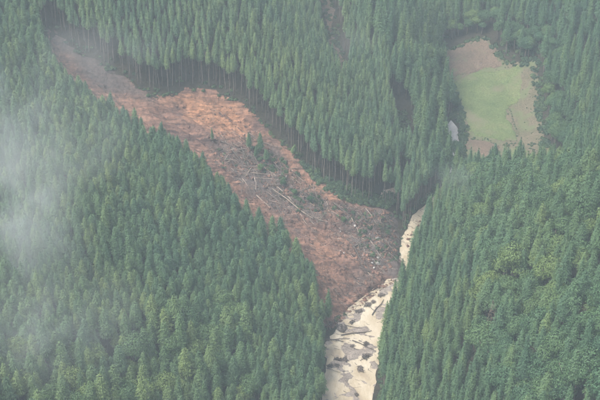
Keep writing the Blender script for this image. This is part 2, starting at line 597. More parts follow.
def sheet_grid(poly, step, zfun, margin=0.0):
    """grid sheet cut to a polygon; border vertices are pulled onto the outline"""
    pp = np.array(poly)
    x0, y0 = pp.min(0) - step - margin
    x1, y1 = pp.max(0) + step + margin
    xs, ys = np.arange(x0, x1, step), np.arange(y0, y1, step)
    X, Y = np.meshgrid(xs, ys)
    sd_ = sdist(X.ravel(), Y.ravel(), poly).reshape(X.shape)
    nx = len(xs)
    i, j = np.meshgrid(np.arange(nx - 1), np.arange(len(ys) - 1))
    a = (j * nx + i).ravel()
    quads = np.stack([a, a + 1, a + nx + 1, a + nx], 1)
    keep = (sd_.ravel()[quads] > -margin - 0.35 * step).all(1)
    quads = quads[keep]
    used = np.unique(quads)
    remap = np.full(X.size, -1)
    remap[used] = np.arange(len(used))
    x, y, s = X.ravel()[used], Y.ravel()[used], sd_.ravel()[used]
    return np.stack([x, y, zfun(x, y, s)], 1), remap[quads]

# ------------------------------------------------------------------ the ground sheet
def axis(lo, hi, core0, core1, step):
    core = np.arange(core0, core1 + step, step)
    left, right = [], []
    p, s = core[0], step
    while p > lo:
        s *= 1.18
        p -= s
        left.append(max(p, lo))
    p, s = core[-1], step
    while p < hi:
        s *= 1.18
        p += s
        right.append(min(p, hi))
    return np.concatenate([left[::-1], core, right])

gx = axis(-900, 900, -190, 215, 1.6)
gy = axis(-300, 1400, 270, 760, 1.8)
GX, GY = np.meshgrid(gx, gy)
sl = np.full(GX.shape, -99.0)
mk = (GX > -150) & (GX < 80) & (GY > 330) & (GY < 640)
sl[mk] = sdist(GX[mk], GY[mk], SLIDE)
fl = np.full(GX.shape, -99.0)
mk = (GX > 40) & (GX < 140) & (GY > 440) & (GY < 680)
fl[mk] = sdist(GX[mk], GY[mk], FIELD)
GZ = height(GX.ravel(), GY.ravel()).reshape(GX.shape) - 1.2 * smooth(0.8, 3.5, sl) - 3.0 * smooth(1.5, 5.0, sl) - 0.5 * smooth(0.6, 2.5, fl)
nx = len(gx)
ii, jj = np.meshgrid(np.arange(nx - 1), np.arange(len(gy) - 1))
aa = (jj * nx + ii).ravel()
ground = link('ground', mesh_from('ground', np.stack([GX.ravel(), GY.ravel(), GZ.ravel()], 1), np.stack([aa, aa + 1, aa + nx + 1, aa + nx], 1), M_FLOOR, True), kind='structure')

# ------------------------------------------------------------------ the landslide's bare soil
def slide_z(x, y, s):
    h = height(x, y)
    ca, sa = AX_D
    al, ac = x * ca + y * sa, -x * sa + y * ca
    rough = (fbm(al * 0.04, ac * 0.30, 4, 31) - 0.5) * 5.0 + (fbm(x * 0.35, y * 0.35, 4, 41) - 0.5) * 2.0
    rough = rough + (0.5 - np.abs(fbm(al * 0.09, ac * 0.75, 3, 35) - 0.5) * 2) * 2.2 + (fbm(x * 0.8, y * 0.8, 3, 43) - 0.5) * 1.7
    t = al - (AX_A[0] * ca + AX_A[1] * sa)
    calm = 0.45 + 0.55 * smooth(38, 60, t)                 # the bare upper face is smoother than the debris below
    rough = rough * calm + (0.5 - np.abs(fbm(al * 0.03, ac * 0.33, 3, 37) - 0.5) * 2) * 2.4 * (1 - smooth(38, 60, t))
    return h + rough * smooth(0, 4, s) + 0.25 * smooth(0.5, 2, s) - 0.1

sv, sf = sheet_grid(SLIDE, 0.5, slide_z, 0.5)
soil = mesh_from('landslide_soil', sv, sf, M_SLIDE, True)
su, sw, _ = project(sv[:, 0], sv[:, 1], sv[:, 2])
wob = (fbm(sv[:, 0] * .12, sv[:, 1] * .12, 4, 91) - .5)
ch = smooth(-10, 12, sdist(su, sw, [(215, 150), (255, 140), (300, 180), (330, 205), (310, 222), (262, 200), (225, 175)]) + wob * 50) * 0.9
ch = np.maximum(ch, smooth(-10, 10, sdist(su, sw, [(335, 205), (400, 205), (415, 240), (412, 285), (385, 275), (362, 255), (345, 232)]) + wob * 40) * 0.95)
ch = np.maximum(ch, smooth(-8, 8, sdist(su, sw, [(40, 20), (80, 45), (150, 95), (150, 100), (110, 90), (70, 70)]) + wob * 22) * 0.85)  # shade under the trees at the slide's head, painted into the soil
ch = np.maximum(ch, smooth(-6, 8, sdist(su, sw, [(345, 275), (365, 262), (378, 275), (360, 290)]) + wob * 30) * 0.7)
at = soil.attributes.new('churn_shade', 'FLOAT', 'POINT')
at.data.foreach_set('value', ch.astype(np.float32))
cl = smooth(-8, 14, sdist(su, sw, [(165, 96), (190, 88), (222, 95), (246, 112), (248, 140), (222, 132), (190, 118)]) + wob * 45)
cl = np.maximum(cl, 0.6 * smooth(-4, 10, sdist(su, sw, [(285, 150), (300, 165), (340, 200), (335, 212), (300, 185)]) + wob * 30))
cl = np.maximum(cl, 0.22 * smooth(-4, 10, sdist(su, sw, [(300, 270), (322, 240), (345, 262), (340, 300), (318, 315)]) + wob * 40))
at = soil.attributes.new('clay', 'FLOAT', 'POINT')
at.data.foreach_set('value', (cl * 0.6).astype(np.float32))
link('landslide_soil', soil, kind='structure')

_sx, _sy = np.arange(-150, 190, 0.6), np.arange(270, 680, 0.6)
_SX, _SY = np.meshgrid(_sx, _sy)
_s = slide_dist(_SX.ravel(), _SY.ravel())
_h = height(_SX.ravel(), _SY.ravel())
_in = _s > 0.5
_h[_in] = slide_z(_SX.ravel()[_in], _SY.ravel()[_in], _s[_in])
SURF_LAT = _h.reshape(_SX.shape)

def surf(x, y):
    """top of whatever bare surface lies at x, y, read off a lattice"""
    x, y = np.atleast_1d(np.asarray(x, float)), np.atleast_1d(np.asarray(y, float))
    fx = np.clip((x - _sx[0]) / 0.6, 0, len(_sx) - 1.001)
    fy = np.clip((y - _sy[0]) / 0.6, 0, len(_sy) - 1.001)
    ix, iy = fx.astype(int), fy.astype(int)
    a, b = fx - ix, fy - iy
    D = SURF_LAT
    return (D[iy, ix] * (1 - a) + D[iy, ix + 1] * a) * (1 - b) + (D[iy + 1, ix] * (1 - a) + D[iy + 1, ix + 1] * a) * b

def on(u, v):
    x, y, _ = march(u, v, lambda a, b: surf(a, b))
    return x, y, float(surf(x, y)[0])

# ------------------------------------------------------------------ the river
def river_mesh(name, i0, i1, mat):
    V, F = [], []
    line = []
    for i in range(i0, i1):
        n = max(1, int(np.hypot(*(RIVER[i + 1] - RIVER[i])[:2]) / 1.2))
        for k in range(n):
            t = k / n
            line.append((*(RIVER[i] * (1 - t) + RIVER[i + 1] * t), RIVER_W[i] * (1 - t) + RIVER_W[i + 1] * t))
    line = np.array(line)
    for k in range(3):
        line[1:-1] = (line[:-2] + 2 * line[1:-1] + line[2:]) / 4
    C = 18
    for i, (x, y, z, w) in enumerate(line):
        d = line[min(i + 1, len(line) - 1)][:2] - line[max(i - 1, 0)][:2]
        d = d / np.linalg.norm(d)
        nrm = np.array([d[1], -d[0]])
        for k in range(C + 1):
            tap = 1.0 if name == 'river' else min(1.0, (len(line) - 1 - i) / 9.0 + 0.03)
            o = (k / C * 2 - 1) * (w * 1.15 + 2.0) * tap
            px, py = x + nrm[0] * o, y + nrm[1] * o
            V.append((px, py, z - 0.42 + 0.16 * float(fbm(px * 0.5, py * 0.5, 3, 61) - 0.5)))
    for i in range(len(line) - 1):
        for k in range(C):
            a = i * (C + 1) + k
            F.append((a, a + C + 1, a + C + 2, a + 1))
    return mesh_from(name, V, np.array(F), mat, True)

link('river', river_mesh('river', 2, 13, M_WATER), kind='structure')
link('upper_stream', river_mesh('upper_stream', 13, 15, M_STREAM), kind='structure')

def water_z(x, y):
    return float(river_info(np.array([x]), np.array([y]))[1][0]) - 0.42

# ------------------------------------------------------------------ trees: prototypes
def sprays(cen, along, nrm, length, width):
    """pointed leaf-spray quads (4 verts each) as arrays"""
    along = along / np.linalg.norm(along, axis=1, keepdims=True)
    side = np.cross(along, nrm)
    side /= np.linalg.norm(side, axis=1, keepdims=True) + 1e-9
    L, W = length[:, None], width[:, None]
    v = np.stack([cen - along * L * 0.5, cen + side * W * 0.5 - along * L * 0.05, cen + along * L * 0.55, cen - side * W * 0.5 - along * L * 0.05], 1)
    f = np.arange(len(cen) * 4).reshape(-1, 4)
    return v.reshape(-1, 3), f

def cedar_crown(seed, H, cb, Rm, power, top, whorls, per, nspray, mat, name='crown', dense=1.0, core=True):
    """whorls of drooping boughs; each bough is a clump of pointed sprays lying along the crown's skin"""
    r = np.random.default_rng(seed)
    cen, alo, nrm, ln, wd = [], [], [], [], []
    lop = r.uniform(0, 6.28)
    def rad_at(t):
        return Rm * max(0.03, 1 - t ** top) ** power * min(1.0, 0.62 + 2.2 * t)
    for w in range(whorls):
        t = min(max((w + r.uniform(-0.3, 0.3)) / whorls, 0), 0.985)
        z = cb + (H - cb) * t
        rad = rad_at(t)
        nb = max(3, int(per * (0.35 + 0.65 * rad / Rm) + r.uniform(0, 1)))
        ph = r.uniform(0, 6.28)
        for b in range(nb):
            a = ph + 6.283 * b / nb + r.uniform(-0.35, 0.35)
            L = rad * r.uniform(0.74, 1.16) * (1 + 0.10 * math.cos(a - lop))
            d = np.array([math.cos(a), math.sin(a), 0.0])
            side = np.array([-d[1], d[0], 0.0])
            m = max(3, int(nspray * dense * (0.35 + 0.65 * L / Rm)))
            half = 0.42 * Rm
            for k in range(m):
                s = r.uniform(0.35, 1.0) ** 0.6
                q = r.normal(0, 0.36) * half
                p = d * L * s + side * q + np.array([0, 0, z + 0.30 * L * (1 - s) - 0.55 * q * q / half + r.normal(0, 0.10)])
                cen.append(p)
                al = d + side * (q / half) * 0.9 + np.array([0, 0, r.normal(-0.35, 0.25)])
                alo.append(al)
                nrm.append(d * (0.35 + 0.5 * s) + np.array([0, 0, 0.9]) + side * (q / half) * 0.5 + r.normal(0, 0.22, 3))
                ln.append(r.uniform(0.5, 0.9) * (0.30 + 0.12 * Rm))
                wd.append(r.uniform(0.28, 0.48) * (0.30 + 0.12 * Rm))
    for k in range(14):                                   # leading shoot
        cen.append(np.array([r.normal(0, 0.10), r.normal(0, 0.10), H - 0.9 + 0.075 * k]))
        alo.append(np.array([r.normal(0, 0.5), r.normal(0, 0.5), 1.0]))
        nrm.append(r.normal(0, 1, 3))
        ln.append(0.5)
        wd.append(0.25)
    v, f = sprays(np.array(cen), np.array(alo), np.array(nrm), np.array(ln), np.array(wd))
    if core:                                              # inner core added to block light and hide the trunk
        ring, lev = 8, 7
        cv = []
        for j in range(lev):
            t = 0.02 + 0.86 * j / (lev - 1)
            for k in range(ring):
                a = 6.283 * k / ring
                q = 0.66 * rad_at(t) * r.uniform(0.8, 1.15)
                cv.append((math.cos(a) * q, math.sin(a) * q, cb + (H - cb) * t + r.uniform(-.2, .2)))
        cf = [(j * ring + k, j * ring + (k + 1) % ring, (j + 1) * ring + (k + 1) % ring, (j + 1) * ring + k) for j in range(lev - 1) for k in range(ring)]
        f = np.vstack([f, np.array(cf) + len(v)])
        v = np.vstack([v, cv])
    return mesh_from(name, v, f, mat)

def cedar_trunk(seed, H, rad, cb):
    r = random.Random(seed)
    V, F = [], []
    pts = [(r.uniform(-.06, .06) * k, r.uniform(-.06, .06) * k, -0.8 + (H + 0.6) * k / 6) for k in range(7)]
    tube(V, F, pts, [rad * (1.25 if k == 0 else 1 - 0.93 * k / 6) for k in range(7)], 6)
    for k in range(9):                                    # dead stubs below, limbs inside the crown
        z = H * (0.3 + 0.55 * k / 9)
        a = r.uniform(0, 6.28)
        L = 0.5 if z < cb else 1.2
        tube(V, F, [(0, 0, z), (math.cos(a) * L, math.sin(a) * L, z + 0.1)], [0.05, 0.02], 4)
    return mesh_from('trunk', V, F, M_BARK, True)

def broad_crown(seed, H, Rm, mat, n=1500):
    r = np.random.default_rng(seed)
    cen, nr = [], []
    lobes = [(np.array([0, 0, H - Rm * 0.75]), Rm * 0.72)]
    for k in range(9):
        a = 6.283 * k / 9 + r.uniform(-0.4, 0.4)
        rr = Rm * r.uniform(0.35, 0.68)
        lobes.append((np.array([math.cos(a) * rr, math.sin(a) * rr, H - Rm * r.uniform(0.55, 1.35)]), Rm * r.uniform(0.30, 0.50)))
    tot = sum(q ** 2 for _, q in lobes)
    for c, q in lobes:
        m = int(n * q * q / tot)
        d = r.normal(0, 1, (m, 3))
        d[:, 2] = np.abs(d[:, 2]) * 1.0 - 0.35
        d /= np.linalg.norm(d, axis=1, keepdims=True)
        bump_ = 1 + 0.16 * np.sin(d[:, :1] * 7 + c[0] * 3) * np.sin(d[:, 1:2] * 7 + c[1] * 5)
        cen.append(c + d * q * bump_ * r.uniform(0.72, 1.08, (m, 1)) * np.array([1, 1, 0.85]))
        nr.append(d + r.normal(0, 0.45, (m, 3)))
    cen, nr = np.concatenate(cen), np.concatenate(nr)
    al = np.cross(nr, r.normal(0, 1, nr.shape))
    v, f = sprays(cen, al, nr, r.uniform(0.26, 0.50, len(cen)), r.uniform(0.18, 0.34, len(cen)))
    return mesh_from('crown', v, f, mat)

def broad_trunk(seed, H, Rm):
    r = random.Random(seed)
    V, F = [], []
    fk = H - Rm * 1.5
    tube(V, F, [(0, 0, -0.8), (0.1, 0, fk * 0.5), (0, 0.1, fk), (0.1, 0.1, H - Rm * 0.8)], [0.34, 0.26, 0.2, 0.08], 7)
    for k in range(6):
        a = 6.283 * k / 6 + r.uniform(-.4, .4)
        L = Rm * r.uniform(.5, .8)
        tube(V, F, [(0, 0, fk * r.uniform(.8, 1)), (math.cos(a) * L * .5, math.sin(a) * L * .5, fk + Rm * .35), (math.cos(a) * L, math.sin(a) * L, H - Rm * r.uniform(.5, 1.0))], [0.13, 0.09, 0.04], 5)
    return mesh_from('trunk', V, F, M_BARK, True)

PROTO = {'dome': [], 'slim': [], 'cone': [], 'broad': []}
for k in range(6):
    H = [16, 17, 15.5, 16.5, 15, 16][k]
    PROTO['dome'].append((cedar_trunk(100 + k, H, 0.19, H * .45), cedar_crown(200 + k, H, H * .46, 2.2 + 0.18 * (k % 3), 0.78, 1.45, 14, 10, 17, M_CEDAR), H, 2.2))
for k in range(5):
    H = [17.5, 18.5, 17, 18, 17.2][k]
    PROTO['slim'].append((cedar_trunk(110 + k, H, 0.16, H * .55), cedar_crown(210 + k, H, H * .57, 1.42 + 0.12 * (k % 3), 0.85, 1.3, 13, 8, 14, M_YOUNG), H, 1.45))
for k in range(6):
    H = [17, 18.5, 16.5, 18, 19, 17.5][k]
    PROTO['cone'].append((cedar_trunk(120 + k, H, 0.21, H * .35), cedar_crown(220 + k, H, H * .36, 2.1 + 0.16 * (k % 3), 0.92, 1.15, 18, 9, 16, M_CONE), H, 2.1))
for k in range(6):
    H, q = [(11, 3.4), (12, 4.0), (10, 3.0), (13, 4.4), (11.5, 3.7), (12.5, 4.2)][k]
    PROTO['broad'].append((broad_trunk(130 + k, H, q), broad_crown(230 + k, H, q, M_BROAD, 4200 + 600 * (k % 3)), H, q))

# ------------------------------------------------------------------ trees: where they stand
def scatter(x0, x1, y0, y1, s, jit, rng, ratio=0.9):
    xs, ys = np.arange(x0, x1, s), np.arange(y0, y1, s * ratio)
    X, Y = np.meshgrid(xs, ys)
    X = X + (np.arange(len(ys))[:, None] % 2) * s * 0.5
    X = X + rng.uniform(-jit, jit, X.shape) * s
    Y = Y + rng.uniform(-jit, jit, Y.shape) * s
    return X.ravel(), Y.ravel()

def clear_of(x, y, m_slide=0.6, m_river=1.4, m_field=1.2):
    ok = np.ones(x.shape, bool)
    d, _, w, pos = river_info(x, y)
    ok &= d > np.where(pos > 15.1, -1, np.where(pos > 13.6, w + 1.9, np.where(pos > 12.0, 0.6, w + m_river)))
    for poly, m in ((SLIDE, m_slide), (FIELD, m_field), (GULLY, 0.6), (CLEFT, 0.2), (TRACK, 1.0)):
        pp = np.array(poly)
        b = (x > pp[:, 0].min() - 6) & (x < pp[:, 0].max() + 6) & (y > pp[:, 1].min() - 6) & (y < pp[:, 1].max() + 6)
        if b.any():
            s = sdist(x[b], y[b], poly)
            ok[b] &= s < -m
    return ok

RIV_XY = RIVER[:, :2]
def side_of_river(x, y):
    """+1 on the picture's right bank"""
    d, pos = seg_dist(x, y, RIVER)
    i = np.clip(pos.astype(int), 0, len(RIVER) - 2)
    a, b = RIV_XY[i], RIV_XY[i + 1]
    cr = (b[:, 0] - a[:, 0]) * (y - a[:, 1]) - (b[:, 1] - a[:, 1]) * (x - a[:, 0])
    return np.where(cr < 0, 1, -1)

SLIDE_TOPLEFT = np.array(march(50, 40)[:2])
def stand_of(x, y, z):
    """which stand a place belongs to"""
    u, v, _ = project(x, y, z)
    right = side_of_river(x, y) > 0
    # beyond the slide: on the far side of its axis
    ac = -(x - AX_A[0]) * AX_D[1] + (y - AX_A[1]) * AX_D[0]
    far = (~right) & (ac > 0)
    gd, _ = seg_dist(x, y, [march(325, -5)[:2], march(345, 50)[:2], march(372, 85)[:2], march(405, 140)[:2], march(425, 175)[:2]])
    ga, gb = np.array(march(325, -5)[:2]), np.array(march(418, 165)[:2])
    spur = far & (((gb[0] - ga[0]) * (y - ga[1]) - (gb[1] - ga[1]) * (x - ga[0])) > 0)
    out = np.full(x.shape, 0)                  # 0 left hillside
    out[far] = 1                               # 1 plantation beyond the slide
    out[spur] = 2                              # 2 spur
    wobble = (fbm(x * 0.035, y * 0.035, 3, 77) - 0.5)
    out[(out == 0) & (v > 345 - 0.05 * (u - 100) + wobble * 90) & (u < 250)] = 5   # 5 mixed wood low on the left
    out[right & (v > 150) & (y < 480)] = 3     # 3 fore hill
    out[right & ~((v > 150) & (y < 480))] = 4  # 4 round the field
    out[(out == 3) & (u + wobble * 110 > 478) & (v > 190)] = 6     # 6 mixed wood high on the fore hill
    return out, u, v

TREES = []        # x, y, z, kind, proto, scale, stretch, rot, stand
def frame_ok(u, v, z=0):
    return (u > -90) & (u < 690) & (v > -110) & (v < 520)

DEAD = [march(490, 336)[:2]]
rng = np.random.default_rng(5)
SPACING = {0: (2.75, 1.1), 1: (2.2, 1.22), 2: (3.5, 1.1), 3: (2.9, 1.15), 4: (3.6, 1.1), 5: (3.7, 1.1), 6: (4.1, 1.05)}
for st, (s, ratio) in SPACING.items():
    x, y = scatter(-220, 260, 250, 780, s, 0.36, rng, ratio)
    z = height(x, y)
    so, u, v = stand_of(x, y, z)
    keep = (so == st) & frame_ok(u, v)
    x, y, z, u, v = x[keep], y[keep], z[keep], u[keep], v[keep]
    ok = clear_of(x, y, m_slide=0.4 if st in (0, 1, 5) else 1.0, m_river=0.5 if st not in (3, 6) else 1.3)
    for dx, dy in DEAD:
        ok &= (np.hypot(x - dx, y - dy) > 2.0)
    x, y, z, u, v = x[ok], y[ok], z[ok], u[ok], v[ok]
    mixn = fbm(x * 0.03, y * 0.03, 3, 77)
    edge = sdist(x, y, FIELD) if st == 4 else mixn
    for i in range(len(x)):
        q = rng.random()
        kind = {0: 'dome', 1: 'slim', 2: 'cone', 3: 'cone', 4: 'cone', 5: 'dome', 6: 'dome'}[st]
        if st == 5:
            kind = 'broad' if q < 0.34 else 'cone' if q < 0.42 else 'dome'
        elif st == 6:
            kind = 'broad' if q < 0.52 else 'cone' if q < 0.66 else 'dome'
        elif st == 0 and u[i] > 210 and v[i] > 300 and q < 0.45:
            kind = 'cone'
        elif st == 3 and q < 0.12:
            kind = 'dome'
        elif st == 4:
            if q < 0.16 or (edge[i] > -7 and q < 0.75):
                kind = 'broad'
        elif st == 2 and q < 0.04:
            kind = 'broad'
        if kind == 'skip' or rng.random() < 0.015:
            continue
        sc = {0: 0.87, 1: 1.0, 2: 1.15, 3: 0.93, 4: 1.02, 5: 1.08, 6: 1.1}[st] * rng.normal(1.0, {0: 0.06, 1: 0.05, 2: 0.09, 3: 0.075, 4: 0.09, 5: 0.11, 6: 0.13}[st])
        if kind == 'broad':
            sc *= 1.08 if st != 4 else 0.85
        sc *= 0.93 + 0.14 * vnoise(x[i] * 0.05, y[i] * 0.05, 9)
        TREES.append((x[i], y[i], z[i] - 0.15, kind, int(rng.integers(0, 99)) % len(PROTO[kind]), sc, rng.normal(1, 0.05), rng.uniform(0, 6.283), st))
# the ground beyond the frame stays wooded, only thinner
x, y = scatter(-360, 400, 120, 1000, 9.0, 0.35, rng)
z = height(x, y)
u, v, _ = project(x, y, z)
ok = (~frame_ok(u, v)) & clear_of(x, y)
ok &= (np.hypot(x, y) > 120)
for xx, yy, zz in zip(x[ok], y[ok], z[ok]):
    TREES.append((xx, yy, zz - 0.15, 'cone', int(rng.integers(0, 6)), rng.normal(1.1, 0.1), 1.0, rng.uniform(0, 6.283), 9))

# how much of each tree the photograph can see: a coarse front-to-back raster
def visible_pixels():
    W, Hh = 600, 400
    own = np.full((Hh, W), -1, int)
    zb = np.full((Hh, W), 1e9)
    A = np.array([(t[0], t[1], t[2]) for t in TREES])
    u0, v0, d0 = project(A[:, 0], A[:, 1], A[:, 2])
    for i, t in enumerate(TREES):
        if t[8] == 9:
            continue
        _, _, H, q = PROTO[t[3]][t[4]]
        H, q = H * t[5] * t[6], q * t[5]
        ut, vt, dt = project(t[0], t[1], t[2] + H)
        cbz = {'dome': .42, 'slim': .58, 'cone': .34, 'broad': .35}[t[3]]
        _, vb, _ = project(t[0], t[1], t[2] + H * cbz)
        a0, a1 = max(0, int(vt)), min(Hh, int(vb) + 1)
        rp = q / d0[i] * FPX
        for vv in range(a0, a1):
            f = (vv - vt) / max(1, vb - vt)
            w = rp * min(1, 1.35 * max(f, 0) ** 0.6) + 0.5
            b0, b1 = max(0, int(ut - w)), min(W, int(ut + w) + 1)
            if b1 > b0:
                dd = d0[i] - 2
                sel = zb[vv, b0:b1] > dd
                zb[vv, b0:b1][sel] = dd
                own[vv, b0:b1][sel] = i
    return np.bincount(own[own >= 0], minlength=len(TREES)), own

VIS, OWN = visible_pixels()

# ------------------------------------------------------------------ the field by the stream
def plot(name, pix, lift, mat, seed, slope=0.9, step=0.7, wob=2.4):
    poly = densify(px_poly(pix), wob, seed)
    v, f = sheet_grid(poly, step, lambda x, y, s: height(x, y) - 0.12 + (lift + 0.12) * smooth(-0.2, slope, s) + 0.16 * (fbm(x * .5, y * .5, 3, seed) - .5), 0.1)
    return link(name, mesh_from(name, v, f, mat, True), kind='structure')

fv, ff = sheet_grid(FIELD, 1.0, lambda x, y, s: height(x, y) - 0.06 + 0.2 * (fbm(x * .3, y * .3, 3, 50) - .5) * smooth(0, 2, s), 0.6)
link('field', mesh_from('field', fv, ff, M_MARGIN, True), kind='structure')
plot('fallow_plot', [(440, 55), (455, 48), (472, 42), (486, 39), (497, 52), (503, 64), (480, 69), (456, 77), (447, 76)], 0.35, M_DRY, 51)
plot('grass_plot', [(449, 82), (478, 72), (500, 69), (519, 66), (521, 95), (505, 111), (517, 139), (504, 141), (486, 139), (470, 131), (461, 106)], 0.3, M_GRASS, 52)
plot('bare_plot', [(467, 139), (486, 141), (500, 148), (501, 160), (485, 156), (466, 148)], 0.3, M_DRY, 53)
plot('grass_strip', [(503, 148), (524, 146), (530, 151), (506, 160)], 0.4, M_GRASS, 54)
plot('forest_track', [(378, 199), (383, 191), (404, 182), (407, 185), (390, 197)], 0.25, M_TRACK, 55, 0.6, 0.5, 0.2)
plot('bare_gully', [(319, -14), (329, -14), (335, 25), (345, 66), (340, 72), (334, 60), (325, 34)], 0.25, M_DRY, 56)

# ------------------------------------------------------------------ mud bars in the flooded river
SILT_PX = [[(312, 343), (330, 341), (348, 346), (362, 350), (371, 357), (360, 360), (352, 358), (347, 362), (338, 360), (322, 356), (312, 352)],
           [(339, 360), (348, 360), (357, 366), (354, 373), (349, 380), (356, 390), (358, 400), (350, 396), (345, 384), (336, 373)],
           [(333, 325), (344, 324), (352, 328), (366, 327), (372, 331), (360, 334), (345, 333), (335, 331)],
           [(374, 300), (384, 292), (390, 300), (387, 312), (380, 324), (374, 318)], [(368, 344), (378, 342), (382, 352), (372, 352)], [(356, 315), (362, 309), (366, 312), (360, 319)]]
SILT = [[at_z(u, v, 0.3)[:2] for u, v in q] for q in SILT_PX]
def silt_z(x, y, s):
    _, zr, w, _ = river_info(x, y)
    g = np.zeros(x.shape)
    for q in SILT:
        g = np.maximum(g, smooth(-1.6, 1.2, sdist(x, y, q)))
    nz = fbm(x * 0.30 + y * 0.06, y * 0.42, 5, 81)
    return zr - 0.42 - 0.24 + g * 0.34 + (nz - 0.5) * 1.5
silt_area = [at_z(u, v, 0.3)[:2] for u, v in [(300, 430), (306, 345), (322, 328), (345, 311), (372, 291), (398, 280), (392, 320), (386, 350), (392, 430)]]
mv, mf = sheet_grid(silt_area, 0.35, silt_z)
link('mud_bar', mesh_from('mud_bar', mv, mf, M_BAR, True), kind='structure')

# ------------------------------------------------------------------ trees: the ones that show largest are things of their own
def tree_thing(name, kind, proto, loc, scale, stretch, rot, tilt=(0, 0), crown=None, **props):
    e = link(name, None, loc=loc, rot=(tilt[0], tilt[1], rot), scale=(scale, scale, scale * stretch), **props)
    e.empty_display_size = 0.5
    tm, cm, _, _ = PROTO[kind][proto]
    t = link('trunk', tm, e)
    c = link('crown', crown or cm, e)
    return e, t, c

TREES = [t[:8] + ({5: 0, 6: 3}.get(t[8], t[8]),) for t in TREES]
order = np.argsort(-VIS)
chosen = []
need = {(k, i) for k in ('dome', 'slim', 'cone') for i in range(len(PROTO[k]))}
for i in order:
    t = TREES[i]
    if t[3] != 'broad' and (t[3], t[4]) in need:
        need.discard((t[3], t[4]))
        chosen.append(int(i))
for i in order:
    if len(chosen) >= 300:
        break
    if TREES[i][3] != 'broad' and int(i) not in chosen:
        chosen.append(int(i))
broads = [int(i) for i in order if TREES[i][3] == 'broad' and VIS[i] > 14][:280]
single = set(chosen) | set(broads)

ORD = ['first', 'second', 'third', 'fourth', 'fifth', 'sixth', 'seventh', 'eighth', 'ninth', 'tenth', 'eleventh', 'twelfth', 'thirteenth', 'fourteenth', 'fifteenth', 'sixteenth',
       'seventeenth', 'eighteenth', 'nineteenth', 'twentieth']
tops = {}
for i in single:
    t = TREES[i]
    H = PROTO[t[3]][t[4]][2] * t[5] * t[6]
    u, v, d = project(t[0], t[1], t[2] + H * 0.8)
    tops[i] = (float(u), float(v))
LABEL, GROUP = {}, {}
bank_l, bank_r, edge_l, edge_r = [], [], [], []
for i in chosen:
    t = TREES[i]
    d, zr, w, _ = river_info(np.array([t[0]]), np.array([t[1]]))
    gap = float(d[0] - w[0])
    u, v = tops[i]
    if gap < 4.2 and v > 190 and t[8] in (0, 3):
        (bank_r if t[8] == 3 else bank_l).append(i)
    elif v > 374 and t[8] in (0, 3):
        (edge_r if t[8] == 3 else edge_l).append(i)
for lst, key, txt in ((bank_l, lambda i: -tops[i][1], '{} cedar up the left river bank, counting from the bottom edge'),
                      (bank_r, lambda i: -tops[i][1], '{} cedar up the right river bank, counting from the bottom edge'),
                      (edge_l, lambda i: -tops[i][0], '{} cedar leftwards from the river along the bottom edge'),
                      (edge_r, lambda i: tops[i][0], '{} cedar rightwards from the river along the bottom edge')):
    for k, i in enumerate(sorted(lst, key=key)):
        if k < len(ORD):
            LABEL[i] = txt.format(ORD[k])
            GROUP[i] = 'cedars at the river and the bottom edge'
for i in chosen:
    if i in LABEL:
        continue
    u, v = tops[i]
    st = TREES[i][8]
    k = TREES[i][3]
    if st == 0:
        s = slide_dist(TREES[i][0], TREES[i][1])[0]
        if s > -7:
            z = 'round-topped cedar in the front row bordering the near side of the landslide'
        elif s > -15:
            z = 'round-topped cedar a few rows back from the near side of the landslide'
        elif v > 330:
            z = 'round-topped cedar low on the left hillside near the bottom edge' if u > 150 else 'round-topped cedar in the bottom left corner of the wooded hillside'
        elif u < 90:
            z = 'round-topped cedar on the misty far left of the hillside'
        elif u > 220:
            z = 'round-topped cedar on the left hillside between landslide and river bank'
        else:
            z = 'round-topped cedar in the middle of the left hillside stand'
        if k == 'cone':
            z = z.replace('round-topped', 'pointed')
        g = 'cedars of the left hillside'
    elif st == 3:
        if v < 210:
            z = 'pointed cedar along the crest of the right hill, below the field'
        elif u < 470:
            z = 'pointed cedar in the plantation rows above the right river bank'
        elif v > 330:
            z = 'pointed cedar in the mixed wood of the bottom right corner'
        else:
            z = 'pointed cedar among broadleaf crowns midway up the right hill'
        if k == 'dome':
            z = z.replace('pointed', 'round-topped')
        g = 'cedars of the right hill'
    elif st == 1:
        z, g = 'slender pale green plantation cedar standing beyond the landslide scarp', 'slender cedars beyond the landslide'
    elif st == 2:
        z, g = 'tall pointed cedar on the spur between side valley and field', 'cedars of the far spur'
    else:
        z, g = 'tall pointed cedar in the dark wood bordering the field', 'cedars around the field'
    hgt = PROTO[k][TREES[i][4]][2] * TREES[i][5] * TREES[i][6]
    mean = {'dome': 16, 'slim': 17.4, 'cone': 17.2}[k]
    if hgt > mean * 1.09:
        z = 'overtopping ' + z
    elif hgt < mean * 0.92:
        z = 'stunted ' + z
    LABEL[i], GROUP[i] = z, g

